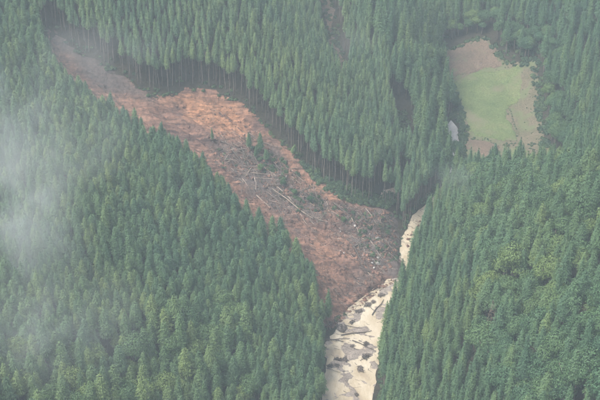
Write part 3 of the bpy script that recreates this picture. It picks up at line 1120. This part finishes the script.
DEAD_CROWN = cedar_crown(260, 17, 6, 1.9, 0.8, 1.5, 13, 6, 9, M_DEAD, core=False)
for dx, dy in DEAD:
    tree_thing('dead_cedar', 'dome', 1, (dx, dy, float(height(np.array([dx]), np.array([dy]))[0])), 0.95, 1.0, 0.6, crown=DEAD_CROWN,
               label='brown withered cedar in a gap of the right hill wood', category='cedar')
PROTO_OBJ = {}
for i in chosen:
    t = TREES[i]
    e, tr, cr = tree_thing('cedar_tree', t[3], t[4], (t[0], t[1], t[2]), t[5], t[6], t[7], (RNG.normal(0, .02), RNG.normal(0, .02)), label=LABEL[i], category='cedar', group=GROUP[i])
    PROTO_OBJ.setdefault((t[3], t[4]), (tr, cr))
bl_rows = {'left': [], 'right': [], 'far': []}
for i in broads:
    t = TREES[i]
    bl_rows['left' if t[8] == 0 else 'right' if t[8] == 3 else 'far'].append(i)
for key, lst in bl_rows.items():
    where = {'left': 'low on the left hillside among cedars', 'right': 'in the mixed wood on the right hill', 'far': 'in the distant wood around the field'}[key]
    lst.sort(key=lambda i: -VIS[i])
    for k, i in enumerate(lst):
        t = TREES[i]
        u, v = tops[i]
        size = 'large' if VIS[i] > 260 else 'middling' if VIS[i] > 110 else 'small'
        third = 'near the bottom edge' if v > 330 else 'halfway up' if v > 235 else 'near the crest'
        if key == 'far':
            third = 'on the spur' if u < 440 else 'right beside its top edge' if v < 60 and u < 530 else 'along its right side' if v < 130 else 'below its lower edge'
        e, tr, cr = tree_thing('broadleaf_tree', 'broad', t[4], (t[0], t[1], t[2]), t[5], t[6], t[7], (RNG.normal(0, .04), RNG.normal(0, .04)),
                               label=f'{size} rounded broadleaf crown {where}, {third}', category='tree', group='broadleaf trees between the cedars')
        PROTO_OBJ.setdefault(('broad', t[4]), (tr, cr))

# ------------------------------------------------------------------ the rest of the wood: one mass of instances
def instancer(name, rows, protos, **props):
    """rows: (x, y, z, proto key, scale, stretch, rot); protos: key -> objects to place together"""
    keys = list(protos)
    rows = [r for r in rows if r[3] in protos]
    me = bpy.data.meshes.new(name)
    me.vertices.add(len(rows))
    me.vertices.foreach_set('co', np.array([r[:3] for r in rows], np.float32).ravel())
    for nm, typ, vals in (('proto', 'INT', np.array([keys.index(r[3]) for r in rows], np.int32)),
                          ):
        at = me.attributes.new(nm, typ, 'POINT')
        at.data.foreach_set('value', vals)
    tl = np.random.default_rng(3).normal(0, 0.028, (len(rows), 2))
    at = me.attributes.new('spin', 'FLOAT_VECTOR', 'POINT')
    at.data.foreach_set('vector', np.c_[tl, [r[6] for r in rows]].astype(np.float32).ravel())
    at = me.attributes.new('size', 'FLOAT_VECTOR', 'POINT')
    at.data.foreach_set('vector', np.array([(r[4], r[4], r[4] * r[5]) for r in rows], np.float32).ravel())
    ob = link(name, me, **props)
    ng = bpy.data.node_groups.new(name + '_scatter', 'GeometryNodeTree')
    ng.interface.new_socket('Geometry', in_out='INPUT', socket_type='NodeSocketGeometry')
    ng.interface.new_socket('Geometry', in_out='OUTPUT', socket_type='NodeSocketGeometry')
    N, L = ng.nodes, ng.links
    gi, go = N.new('NodeGroupInput'), N.new('NodeGroupOutput')
    def attr(nm, typ):
        a = N.new('GeometryNodeInputNamedAttribute')
        a.data_type = typ
        a.inputs[0].default_value = nm
        return a.outputs[0]
    pidx, spin, size = attr('proto', 'INT'), attr('spin', 'FLOAT_VECTOR'), attr('size', 'FLOAT_VECTOR')
    out = N.new('GeometryNodeJoinGeometry')
    for k, key in enumerate(keys):
        j = N.new('GeometryNodeJoinGeometry')
        for o in protos[key]:
            oi = N.new('GeometryNodeObjectInfo')
            oi.transform_space = 'ORIGINAL'
            oi.inputs[0].default_value = o
            L.new(oi.outputs['Geometry'], j.inputs[0])
        g2i = N.new('GeometryNodeGeometryToInstance')
        L.new(j.outputs[0], g2i.inputs[0])
        cmp_ = N.new('FunctionNodeCompare')
        cmp_.data_type = 'INT'
        cmp_.operation = 'EQUAL'
        L.new(pidx, cmp_.inputs[2])
        cmp_.inputs[3].default_value = k
        iop = N.new('GeometryNodeInstanceOnPoints')
        L.new(gi.outputs[0], iop.inputs['Points'])
        L.new(cmp_.outputs[0], iop.inputs['Selection'])
        L.new(g2i.outputs[0], iop.inputs['Instance'])
        L.new(spin, iop.inputs['Rotation'])
        L.new(size, iop.inputs['Scale'])
        L.new(iop.outputs[0], out.inputs[0])
    L.new(out.outputs[0], go.inputs[0])
    md = ob.modifiers.new('scatter', 'NODES')
    md.node_group = ng
    return ob

rows = [(t[0], t[1], t[2], (t[3], t[4]), t[5], t[6], t[7]) for i, t in enumerate(TREES) if i not in single]
instancer('cedar_forest', rows, PROTO_OBJ, kind='stuff', label='dense cedar forest covering the hills on both sides of the valley', category='forest')

# ------------------------------------------------------------------ what the landslide carried down
DOWN = Vector((AX_D[0], AX_D[1], 0))

def log_mesh(seed, mat, stubs=3):
    r = random.Random(seed)
    V, F = [], []
    b = r.choice((-1, 1)) * r.uniform(.008, .028)
    tube(V, F, [(-0.5, 0, 0), (-0.46, b * .3, 0), (-.15, b, 0.003), (.2, -b, 0), (.48, b * .4, 0), (.5, 0.004, 0.0)], [0.0105, 0.013, .0115, .0095, .0065, .003], 7)
    for k in range(stubs):
        x = r.uniform(-.2, .45)
        a = r.uniform(0, 6.28)
        L = r.uniform(.03, .11)
        tube(V, F, [(x, 0, 0), (x + L * .6, math.cos(a) * L, math.sin(a) * L)], [.004, .0015], 4)
    return mesh_from('fallen_log', V, F, mat, True)

LOGS = {m: [log_mesh(300 + k, mm, 3 + 4 * k) for k in range(4)] for m, mm in (('log', M_LOG), ('pale', M_PALELOG), ('dark', M_DEBRIS))}

def lay(p, q, mat, thick=1.0, label=None, group='loose trunks carried down by the landslide', lift=0.1, zfun=None):
    """a trunk lying from p to q on the surface"""
    zf = zfun or (lambda x, y: float(surf(x, y)[0]))
    L = math.hypot(q[0] - p[0], q[1] - p[1])
    ts = [0.05, 0.3, 0.5, 0.7, 0.95]
    zs = [zf(p[0] + (q[0] - p[0]) * t, p[1] + (q[1] - p[1]) * t) for t in ts]
    k = np.polyfit(ts, zs, 1)
    up = max(0, max(z - (k[0] * t + k[1]) for z, t in zip(zs, ts))) * 0.6
    r = 0.013 * L * thick
    a = Vector((p[0], p[1], k[1] + up + r * 0.6 + lift * 0.5))
    b = Vector((q[0], q[1], k[1] + k[0] + up + r * 0.3 + lift * 0.5))
    d = b - a
    o = link('fallen_log', random.choice(LOGS[mat]), loc=(a + b) / 2, rot=d.to_track_quat('X', 'Z').to_euler(), scale=(d.length, d.length * thick, d.length * thick),
             label=label or 'broken tree trunk lying in the landslide debris', category='log', group=group)
    return o

def lay_px(a, b, mat, thick=1.0, label=None, **kw):
    p, q = on(*a), on(*b)
    return lay(p, q, mat, thick, label, **kw)

lay_px((271, 188), (313, 222), 'pale', 0.9, 'longest pale stripped trunk pointing down the middle of the landslide')
lay_px((277, 187), (309, 218), 'pale', 0.8, 'second long pale trunk lying parallel just above the longest one')
lay_px((268, 194), (300, 220), 'log', 0.9, 'brown trunk lying just below the two long pale parallel trunks')
lay_px((244, 172), (274, 174), 'pale', 0.9, 'pale trunk lying level across the upper middle of the debris')
lay_px((247, 177), (278, 177), 'pale', 0.8, 'lower of two pale level trunks in the upper middle debris')
lay_px((242, 167), (268, 169), 'log', 0.9, 'brown trunk above the two pale level trunks in the debris')
lay_px((296, 176), (318, 196), 'pale', 0.8, 'pale trunk along the upper edge of the debris below the scarp')
lay_px((347, 240), (368, 268), 'dark', 1.5, 'long dark trunk slanting over the smooth soil near the toe')
lay_px((350, 236), (373, 262), 'dark', 1.2, 'dark trunk lying beside the longest dark trunk near the toe')
lay_px((206, 158), (226, 145), 'dark', 1.2, 'dark trunk leaning across the slope at the left of the debris')
lay_px((318, 192), (327, 205), 'log', 1.0, 'short brown trunk below the scarp, right of the parallel trunks')
wz = lambda x, y: water_z(x, y) + 0.25
def lay_w(a, b, mat, thick, label):
    p, q = at_z(a[0], a[1], 0.6), at_z(b[0], b[1], 0.6)
    return lay(p, q, mat, thick, label, 'driftwood lying in the flooded river', 0.1, wz)
lay_w((316, 337), (344, 341), 'dark', 1.6, 'dark driftwood trunk reaching out from the left bank across the water')
lay_w((320, 340), (350, 338), 'dark', 1.3, 'dark driftwood trunk crossing the one that leaves the left bank')
lay_w((341, 335), (372, 331), 'dark', 1.5, 'dark driftwood trunk spanning the middle of the muddy river')
lay_w((352, 340), (374, 349), 'dark', 1.4, 'dark driftwood trunk stranded at the right end of the mud bar')
lay_w((372, 316), (384, 301), 'dark', 1.4, 'dark driftwood trunk beside the right bank below the toe')
lay_w((344, 325), (362, 329), 'dark', 1.3, 'dark driftwood trunk on the upper mud bar')
lay_w((327, 367), (341, 371), 'dark', 1.2, 'short dark driftwood trunk in the water below the mud bar')
lay_w((364, 303), (376, 313), 'dark', 1.3, 'dark driftwood trunk in the upper flooded pool')

rr = random.Random(17)
def scatter_px(poly, n):
    a = np.array(poly, float)
    out = []
    while len(out) < n:
        u, v = rr.uniform(a[:, 0].min(), a[:, 0].max()), rr.uniform(a[:, 1].min(), a[:, 1].max())
        if inside(np.array([u]), np.array([v]), poly)[0]:
            out.append((u, v))
    return out

UPPER = [(205, 135), (240, 128), (270, 150), (300, 178), (330, 195), (320, 225), (285, 222), (245, 195), (215, 165)]
TOE = [(322, 205), (350, 208), (392, 216), (398, 245), (392, 268), (372, 278), (345, 252), (328, 232)]
for zone, n, txt in ((UPPER, 80, 'broken trunk in the tangled upper middle of the landslide debris'), (TOE, 55, 'broken trunk in the debris piled at the toe beside the river')):
    for u, v in scatter_px(zone, n):
        x, y, _ = on(u, v)
        L = rr.uniform(3.0, 9.5)
        yaw = slide_angle + (rr.gauss(0, 0.45) if rr.random() < .7 else rr.uniform(-1.6, 1.6))
        dx, dy = math.cos(yaw) * L / 2, math.sin(yaw) * L / 2
        lay((x - dx, y - dy), (x + dx, y + dy), rr.choice(['log', 'log', 'pale', 'dark', 'dark', 'dark', 'dark']), rr.uniform(.9, 2.2), txt, lift=rr.uniform(-.5, .15))

# toppled cedars that still carry their crowns
TOPPLED_CROWN = [cedar_crown(400 + k, 11, 2.5, 1.9, 0.8, 1.3, 9, 4, 7, m, core=False) for k, m in enumerate((M_TORN, M_SHRUB, M_DEAD))]
TOPPLED_TRUNK = [cedar_trunk(410 + k, 11, 0.2, 5) for k in range(2)]
def root_mesh():
    r = random.Random(88)
    V, F = [], []
    for k in range(22):
        a = r.uniform(0, 6.28)
        L = r.uniform(.6, 1.5)
        tube(V, F, [(0, 0, -.1), (math.cos(a) * L * .5, math.sin(a) * L * .5, -.4 + r.uniform(-.1, .2)), (math.cos(a) * L, math.sin(a) * L, -.5 + r.uniform(-.5, .3))], [.16, .09, .03], 5)
    b = len(V)
    for k in range(10):
        q = r.uniform(.6, 1.0)
        V.append((math.cos(k * .6283) * q, math.sin(k * .6283) * q, -.45 + r.uniform(-.15, .15)))
    V += [(0, 0, .15), (0, 0, -.9)]
    for k in range(10):
        F.append((b + k, b + (k + 1) % 10, b + 10))
        F.append((b + (k + 1) % 10, b + k, b + 11))
    return mesh_from('root_plate', V, F, M_SOILROOT)
ROOTS = root_mesh()
def toppled(u, v, yaw, scale, crown, label, lean=None):
    x, y, z = on(u, v)
    e_x, e_y = x + math.cos(yaw) * 9 * scale, y + math.sin(yaw) * 9 * scale
    d = Vector((e_x - x, e_y - y, float(surf(e_x, e_y)[0]) - z + 0.6))
    e = link('toppled_tree', None, loc=(x, y, z + 0.35), rot=d.to_track_quat('Z', 'Y').to_euler(), scale=(scale * 1.2, scale * .75, scale), label=label, category='fallen tree',
             group='toppled trees in the landslide')
    link('trunk', TOPPLED_TRUNK[crown % 2], e)
    link('root_plate', ROOTS, e)
    link('crown', TOPPLED_CROWN[crown], e)
for u, v in scatter_px([(215, 140), (255, 132), (285, 158), (322, 188), (330, 212), (300, 212), (262, 190), (230, 165)], 48):
    toppled(u, v, slide_angle + rr.gauss(0, .6), rr.uniform(.55, .95), rr.choice([0, 1, 1, 0, 2]), 'toppled green-crowned tree lying in the middle of the landslide')
for u, v in scatter_px([(340, 205), (388, 212), (396, 240), (385, 262), (360, 240), (345, 222)], 26):
    toppled(u, v, slide_angle + rr.gauss(0, .8), rr.uniform(.45, .8), rr.choice([0, 1, 2, 2]), 'toppled tree in the debris at the foot of the landslide')
for u, v in scatter_px([(300, 278), (318, 262), (345, 268), (360, 285), (342, 302), (318, 296)], 3):
    toppled(u, v, slide_angle + rr.gauss(0, .8), rr.uniform(.4, .5), 2, 'small toppled tree on the smooth soil above the flooded river')

# trees still standing on the slide
def survivor(u, v, kind, proto, s, tilt, label):
    x, y, z = on(u, v)
    tree_thing('surviving_tree', kind, proto, (x, y, z - {'dome': 4.6, 'cone': 3.2, 'broad': 2.5, 'slim': 3}[kind] * s), s, 1.0, rr.uniform(0, 6), tilt, label=label, category='tree', group='trees left standing on the landslide')
survivor(250, 150, 'dome', 0, .72, (.03, .1), 'dark cedar left standing at the top of the green clump on the slide')
survivor(261, 156, 'dome', 1, .78, (.0, .14), 'taller cedar in the green clump standing amid the landslide')
survivor(268, 160, 'dome', 2, .6, (.1, .25), 'leaning cedar at the right of the green clump amid the landslide')
survivor(255, 158, 'cone', 0, .5, (.1, -.2), 'small pointed cedar at the foot of the green clump on the slide')
survivor(213, 142, 'cone', 1, .42, (.0, .06), 'thin lone cedar standing on the bare orange soil')
survivor(291, 153, 'dome', 3, .58, (-.1, -.45), 'leaning cedar alone under the scarp, right of the green clump')
survivor(262, 172, 'broad', 0, .42, (.1, .1), 'low bright green bush-like tree in the upper debris')
survivor(293, 196, 'broad', 2, .45, (.0, .2), 'low dark round tree carried down to the middle debris')
survivor(311, 203, 'broad', 1, .36, (.1, .1), 'low dark round tree beside the parallel pale trunks')
survivor(343, 222, 'broad', 3, .28, (.1, .1), 'low green bush-like tree at the lower end of the debris')
survivor(284, 186, 'broad', 4, .36, (.2, .1), 'low green round tree above the long pale trunks')

# ------------------------------------------------------------------ boulders
def boulder_mesh(seed):
    import bmesh
    r = np.random.default_rng(seed)
    bm = bmesh.new()
    bmesh.ops.create_icosphere(bm, subdivisions=2, radius=1.0)
    ax = r.normal(0, 1, (5, 3))
    ax /= np.linalg.norm(ax, axis=1, keepdims=True)
    for v in bm.verts:
        p = np.array(v.co)
        for a in ax:
            d = p @ a
            if d > 0.62:
                p = p - a * (d - 0.62)
        v.co = p * np.array([1.15, 0.9, 0.72]) * (1 + r.normal(0, .03))
    me = bpy.data.meshes.new('boulder')
    bm.to_mesh(me)
    bm.free()
    me.materials.append(M_STONE)
    return me
BOULDERS = [boulder_mesh(500 + k) for k in range(4)]
def boulder(u, v, s, label):
    x, y, z = on(u, v)
    link('boulder', rr.choice(BOULDERS), loc=(x, y, z + s * .2), rot=(rr.uniform(-.3, .3), rr.uniform(-.3, .3), rr.uniform(0, 6)), scale=s, label=label, category='boulder', group='pale boulders in the landslide debris')
boulder(378, 264, 1.0, 'largest whitish boulder at the toe just above the flooded water')
boulder(374, 268, .6, 'small pale boulder left of the largest whitish one at the toe')
boulder(377, 238, .8, 'whitish boulder in the middle of the toe debris')
boulder(404, 199, .8, 'whitish boulder beside the end of the pale track')
boulder(355, 226, .6, 'pale boulder among trunks in the upper toe debris')
for u, v in scatter_px([(325, 225), (390, 225), (395, 262), (372, 284), (345, 280)], 14):
    boulder(u, v, rr.uniform(.25, .55), 'small pale boulder scattered in the debris at the toe')

# ------------------------------------------------------------------ driftwood heaps in the river
def heap_mesh(seed):
    r = random.Random(seed)
    V, F = [], []
    for k in range(46):
        a = r.uniform(0, 6.28)
        L = r.uniform(.5, 1.5)
        c = (r.gauss(0, .45), r.gauss(0, .35), r.uniform(-.1, .45))
        d = (math.cos(a) * L / 2, math.sin(a) * L / 2, r.uniform(-.25, .25))
        tube(V, F, [(c[0] - d[0], c[1] - d[1], c[2] - d[2]), (c[0] + d[0], c[1] + d[1], c[2] + d[2])], [r.uniform(.05, .13), .04], 5)
    return mesh_from('driftwood_heap', V, F, M_DEBRIS)
HEAPS = [heap_mesh(600 + k) for k in range(4)]
HEAP_PX = [(358, 312, 1.1, 'in the upper pool, left of the slanting trunk'), (368, 306, 1.2, 'at the head of the upper pool'), (373, 303, .8, 'beside the right bank at the upper pool'),
           (338, 358, 1.1, 'at the left of the twin heaps on the mud bar'), (345, 358, 1.0, 'at the right of the twin heaps on the mud bar'), (337, 364, .9, 'below the twin heaps on the mud bar'),
           (330, 364, .9, 'in the water left of the mud bar'), (360, 367, 1.2, 'on the right side of the lower mud bar'), (366, 355, 1.3, 'against the right end of the mud bar'),
           (352, 345, .8, 'in midstream above the mud bar'), (366, 343, 1.0, 'in midstream near the right bank'), (343, 329, 1.4, 'on the left end of the upper mud bar'),
           (336, 325, 1.0, 'under the toe at the left bank'), (357, 392, .7, 'at the tail of the lower mud bar'), (381, 297, 1.1, 'at the top of the right gravel bank'), (352, 322, .9, 'in midstream below the toe')]
for k, (u, v, s, w) in enumerate(HEAP_PX):
    x, y, _ = at_z(u, v, 0.6)
    link('driftwood_heap', HEAPS[k % 4], loc=(x, y, water_z(x, y) + .2), rot=(0, 0, rr.uniform(0, 6)), scale=(s * 1.25, s * 1.1, s * .8), label='dark driftwood heap ' + w, category='driftwood', group='driftwood heaps in the flooded river')

# ------------------------------------------------------------------ shrubs and undergrowth
def shrub_mesh(seed):
    r = np.random.default_rng(seed)
    n = 300
    d = r.normal(0, 1, (n, 3))
    d[:, 2] = np.abs(d[:, 2])
    d /= np.linalg.norm(d, axis=1, keepdims=True)
    c = d * r.uniform(.45, 1.05, (n, 1)) * np.array([1, 1, .9]) * (1 + .25 * np.sin(d[:, :1] * 5 + seed))
    nr = d + r.normal(0, .5, (n, 3))
    v, f = sprays(c, np.cross(nr, r.normal(0, 1, (n, 3))), nr, r.uniform(.3, .6, n), r.uniform(.2, .38, n))
    return mesh_from('shrub', v, f, M_SHRUB)
SHRUBS = [shrub_mesh(700 + k) for k in range(3)]
SH = {}
for k, (u, v, s, lab) in enumerate([(511, 124, .4, 'dark shrub halfway along the bank that crosses the green field'), (508, 114, .4, 'shrub at the upper end of the bank crossing the green field'),
                                    (517, 136, .4, 'shrub at the lower end of the bank crossing the green field'), (459, 118, 1.6, 'tall dark shrub between the stream and the field'),
                                    (461, 135, 1.5, 'dark shrub by the stream, beside the lower bare plot'), (457, 104, 1.6, 'shrub by the stream at the left edge of the green plot')]):
    x, y, z = on(u, v)
    o = link('shrub', SHRUBS[k % 3], loc=(x, y, z - .1), rot=(0, 0, k), scale=(s, s, s * 1.1), label=lab, category='shrub', group='shrubs at the edges of the field')
    SH.setdefault(k % 3, (o,))
U = []
def under(x, y, s):
    U.append((x, y, float(surf(x, y)[0]) - .15, rr.randrange(3), s, rr.uniform(.7, 1.3), rr.uniform(0, 6.28)))
for zone, n, s0, s1 in (([(300, 160), (330, 178), (375, 195), (402, 190), (410, 200), (385, 208), (350, 202), (318, 186)], 190, .7, 1.5),
                        ([(245, 142), (275, 150), (300, 176), (290, 182), (262, 172)], 40, .5, 1.3),
                        ([(270, 185), (320, 195), (325, 212), (300, 212)], 26, .5, 1.2),
                        ([(330, 205), (395, 215), (400, 260), (380, 270), (350, 235)], 75, .4, 1.1),
                        ([(210, 145), (240, 160), (232, 175), (215, 165)], 9, .4, .8),
                        ([(508, 108), (510, 108), (522, 141), (520, 141)], 45, .15, .32),
                        ([(453, 92), (458, 95), (468, 130), (464, 165), (458, 165), (461, 130)], 90, .7, 1.5),
                        ([(438, 52), (486, 34), (500, 48), (508, 62), (540, 58), (542, 66), (505, 66), (484, 39), (440, 57)], 60, .6, 1.4),
                        ([(500, 143), (535, 143), (560, 160), (556, 163), (530, 150), (500, 146)], 40, .3, .6),
                        ([(466, 136), (486, 138), (500, 145), (500, 148), (484, 141), (466, 139)], 30, .25, .5),
                        ([(530, 60), (542, 60), (550, 150), (541, 146)], 110, .4, 1.6),
                        ([(394, 112), (406, 112), (413, 150), (404, 158), (396, 140)], 70, .6, 1.5),
                        ([(500, 40), (525, 30), (545, 50), (540, 60), (510, 60)], 60, .8, 1.6),
                        ([(448, 60), (490, 45), (535, 66), (545, 145), (470, 150), (455, 100)], 260, .12, .34),
                        ([(448, 112), (456, 108), (459, 116), (450, 119)], 26, .6, 1.2),
                        ([(316, -10), (331, -10), (346, 60), (348, 88), (336, 84), (324, 36)], 110, .5, 1.3)):
    for u, v in scatter_px(zone, n):
        x, y, _ = on(u, v)
        under(x, y, rr.uniform(s0, s1))
# forest edge along the water and the scarp
for i in range(2, len(RIVER) - 3):
    for side in (-1, 1):
        for k in range(26):
            t = rr.random()
            p = RIVER[i] * (1 - t) + RIVER[i + 1] * t
            w = RIVER_W[i] * (1 - t) + RIVER_W[i + 1] * t
            d = RIVER[i + 1][:2] - RIVER[i][:2]
            d = d / np.linalg.norm(d)
            o = side * (w + rr.uniform(.9, 3.0))
            x, y = p[0] + d[1] * o, p[1] - d[0] * o
            if slide_dist(x, y)[0] < -1 and sdist(np.array([x]), np.array([y]), FIELD)[0] < 0:
                under(x, y, rr.uniform(.5, 1.3))
n = len(SLIDE)
for i in range(n):
    for k in range(5):
        x, y = SLIDE[i][0] + rr.uniform(-3.5, 3.5), SLIDE[i][1] + rr.uniform(-3.5, 3.5)
        if slide_dist(x, y)[0] < 0.6 and rr.random() < .6:
            under(x, y, rr.uniform(.4, 1.0))
instancer('undergrowth', U, SH, kind='stuff', label='green shrubby undergrowth along the landslide edges, stream banks and field', category='undergrowth')

# splintered wood and clods, too many to count
def rubble():
    V, F, I = [], [], []
    r = random.Random(23)
    for zone, n in ((UPPER, 1500), (TOE, 2400), ([(210, 100), (240, 112), (300, 180), (345, 250), (320, 290), (300, 265), (215, 165)], 1100), ([(90, 72), (150, 100), (185, 92), (216, 96), (250, 118), (232, 135), (190, 128), (140, 118), (100, 95)], 160), ([(318, 290), (345, 265), (378, 285), (345, 310)], 350), ([(335, 322), (385, 296), (378, 345), (372, 395), (340, 395), (326, 350)], 70), ([(404, 225), (424, 210), (416, 245), (406, 258)], 60), ([(322, 328), (345, 311), (370, 292), (392, 279), (396, 284), (374, 298), (348, 317), (326, 334)], 260)):
        a = np.array(zone, float)
        uv = []
        while len(uv) < n:
            q = np.array([r.uniform(a[:, 0].min(), a[:, 0].max()), r.uniform(a[:, 1].min(), a[:, 1].max())])
            if inside(q[:1], q[1:], zone)[0]:
                uv.append(q)
        corners = np.array([on(*c) for c in zone])
        # pixel -> place by barycentric blending of a coarse lattice would drift; place on the fitted plane, then drop on the surface
        A = np.c_[a, np.ones(len(a)), a[:, 0] * a[:, 1]]
        cx, cy_ = np.linalg.lstsq(A, corners[:, 0], rcond=None)[0], np.linalg.lstsq(A, corners[:, 1], rcond=None)[0]
        uv = np.array(uv)
        B = np.c_[uv, np.ones(n), uv[:, 0] * uv[:, 1]]
        xs, ys = B @ cx, B @ cy_
        zs = np.maximum(surf(xs, ys), river_info(xs, ys)[1] - 0.36)
        for x, y, z in zip(xs, ys, zs):
            if r.random() < .62 or (n == 70):
                yaw = slide_angle + r.gauss(0, .7)
                L = r.uniform(.7, 3.2)
                d = Vector((math.cos(yaw) * L / 2, math.sin(yaw) * L / 2, r.uniform(-.35, .25) * L / 2))
                c = Vector((x, y, z + .12))
                k0 = len(F)
                tube(V, F, [c - d, c + d], [r.uniform(.03, .10), .02], 4)
                I += [r.choice([0, 2, 2, 2, 2, 2, 0, 1])] * (len(F) - k0)
            else:
                s = r.uniform(.15, .6) if r.random() < .85 else r.uniform(.6, 1.1)
                b = len(V)
                for dx, dy, dz in ((1, 0, 0), (-1, 0, 0), (0, 1, 0), (0, -1, 0), (0, 0, .8), (0, 0, -.8)):
                    V.append((x + s * (dx + r.uniform(-.3, .3)), y + s * (dy + r.uniform(-.3, .3)), z + s * (dz + r.uniform(-.2, .2))))
                for t in ((0, 2, 4), (2, 1, 4), (1, 3, 4), (3, 0, 4), (2, 0, 5), (1, 2, 5), (3, 1, 5), (0, 3, 5)):
                    F.append(tuple(b + q for q in t))
                    I.append(3)
    return mesh_from('debris', V, F, [M_LOG, M_PALELOG, M_DEBRIS, M_SLIDE], False, I)
link('debris', rubble(), kind='stuff', label='splintered wood, branches and clods strewn over the landslide', category='debris')

# ------------------------------------------------------------------ the damp air
def volume_mat(name, density, color, aniso=0.2):
    m, n, l = new_mat(name)
    pv = n.new('ShaderNodeVolumePrincipled')
    pv.inputs['Color'].default_value = (*color, 1)
    pv.inputs['Density'].default_value = density
    pv.inputs['Anisotropy'].default_value = aniso
    o = n.new('ShaderNodeOutputMaterial')
    l.new(pv.outputs[0], o.inputs['Volume'])
    return m, n, l, pv

HAZE = 0.00036
hv = [(x, y, z) for z in (-16, 310) for x, y in ((-905, -305), (905, -305), (905, 1405), (-905, 1405))]
hf = [(3, 2, 1, 0), (4, 5, 6, 7), (0, 1, 5, 4), (1, 2, 6, 5), (2, 3, 7, 6), (3, 0, 4, 7)]
haze = link('haze', mesh_from('haze', hv, hf, volume_mat('haze_air', HAZE, (0.80, 0.93, 1.0))[0]), kind='stuff', label='even pale haze filling the valley air', category='haze')

def mist(u, v, lift, radii, dens, seed, label, scale=0.07, rot=0.0):
    import bmesh
    x, y, z = march(u, v, zoff=14.0)
    d = ray(u, v)
    x, y, z = x - d[0] * lift, y - d[1] * lift, z - d[2] * lift
    m, n, l, pv = volume_mat('drifting_mist', dens, (0.96, 0.99, 0.985), 0.1)
    m.cycles.homogeneous_volume = False
    tc = n.new('ShaderNodeTexCoord')
    ln = n.new('ShaderNodeVectorMath')
    ln.operation = 'LENGTH'
    l.new(tc.outputs['Object'], ln.inputs[0])
    fall = n.new('ShaderNodeMapRange')
    fall.interpolation_type = 'SMOOTHSTEP'
    fall.inputs[1].default_value = 0.0
    fall.inputs[2].default_value = 0.98
    fall.inputs[3].default_value = 1.0
    fall.inputs[4].default_value = 0.0
    l.new(ln.outputs['Value'], fall.inputs[0])
    gp = n.new('ShaderNodeNewGeometry')
    nz = noise(n, l, scale, 4, 0.6, gp.outputs['Position'], 0.6)
    mr = n.new('ShaderNodeMapRange')
    mr.inputs[1].default_value = 0.37
    mr.inputs[2].default_value = 0.76
    l.new(nz.outputs[0], mr.inputs[0])
    mu = n.new('ShaderNodeMath')
    mu.operation = 'MULTIPLY'
    l.new(mr.outputs[0], mu.inputs[0])
    l.new(fall.outputs[0], mu.inputs[1])
    m2 = n.new('ShaderNodeMath')
    m2.operation = 'MULTIPLY'
    m2.inputs[1].default_value = dens
    l.new(mu.outputs[0], m2.inputs[0])
    l.new(m2.outputs[0], pv.inputs['Density'])
    bm = bmesh.new()
    bmesh.ops.create_icosphere(bm, subdivisions=3, radius=1.0)
    me = bpy.data.meshes.new('mist')
    bm.to_mesh(me)
    bm.free()
    me.materials.append(m)
    link('mist', me, loc=(x, y, z), rot=(0, rot, 0), scale=radii, kind='stuff', label=label, category='mist')

mist(16, 210, 22, (30, 24, 44), 0.042, 1, 'brightest patch of white mist drifting over the far left hillside', 0.045)
mist(15, 130, 24, (50, 30, 46), 0.019, 2, 'broad thin mist veil above the upper left trees', 0.04)
mist(35, 325, 20, (46, 24, 26), 0.020, 3, 'thin mist veil over the lower left trees', 0.045)
mist(100, 45, 10, (36, 20, 14), 0.015, 4, 'thin mist lingering over the head of the landslide', 0.05)
mist(350, 45, 8, (22, 16, 10), 0.012, 5, 'thin mist in the side valley behind the plantation', 0.06)
mist(462, 180, 8, (20, 14, 9), 0.018, 6, 'thin mist over the trees below the field', 0.06)
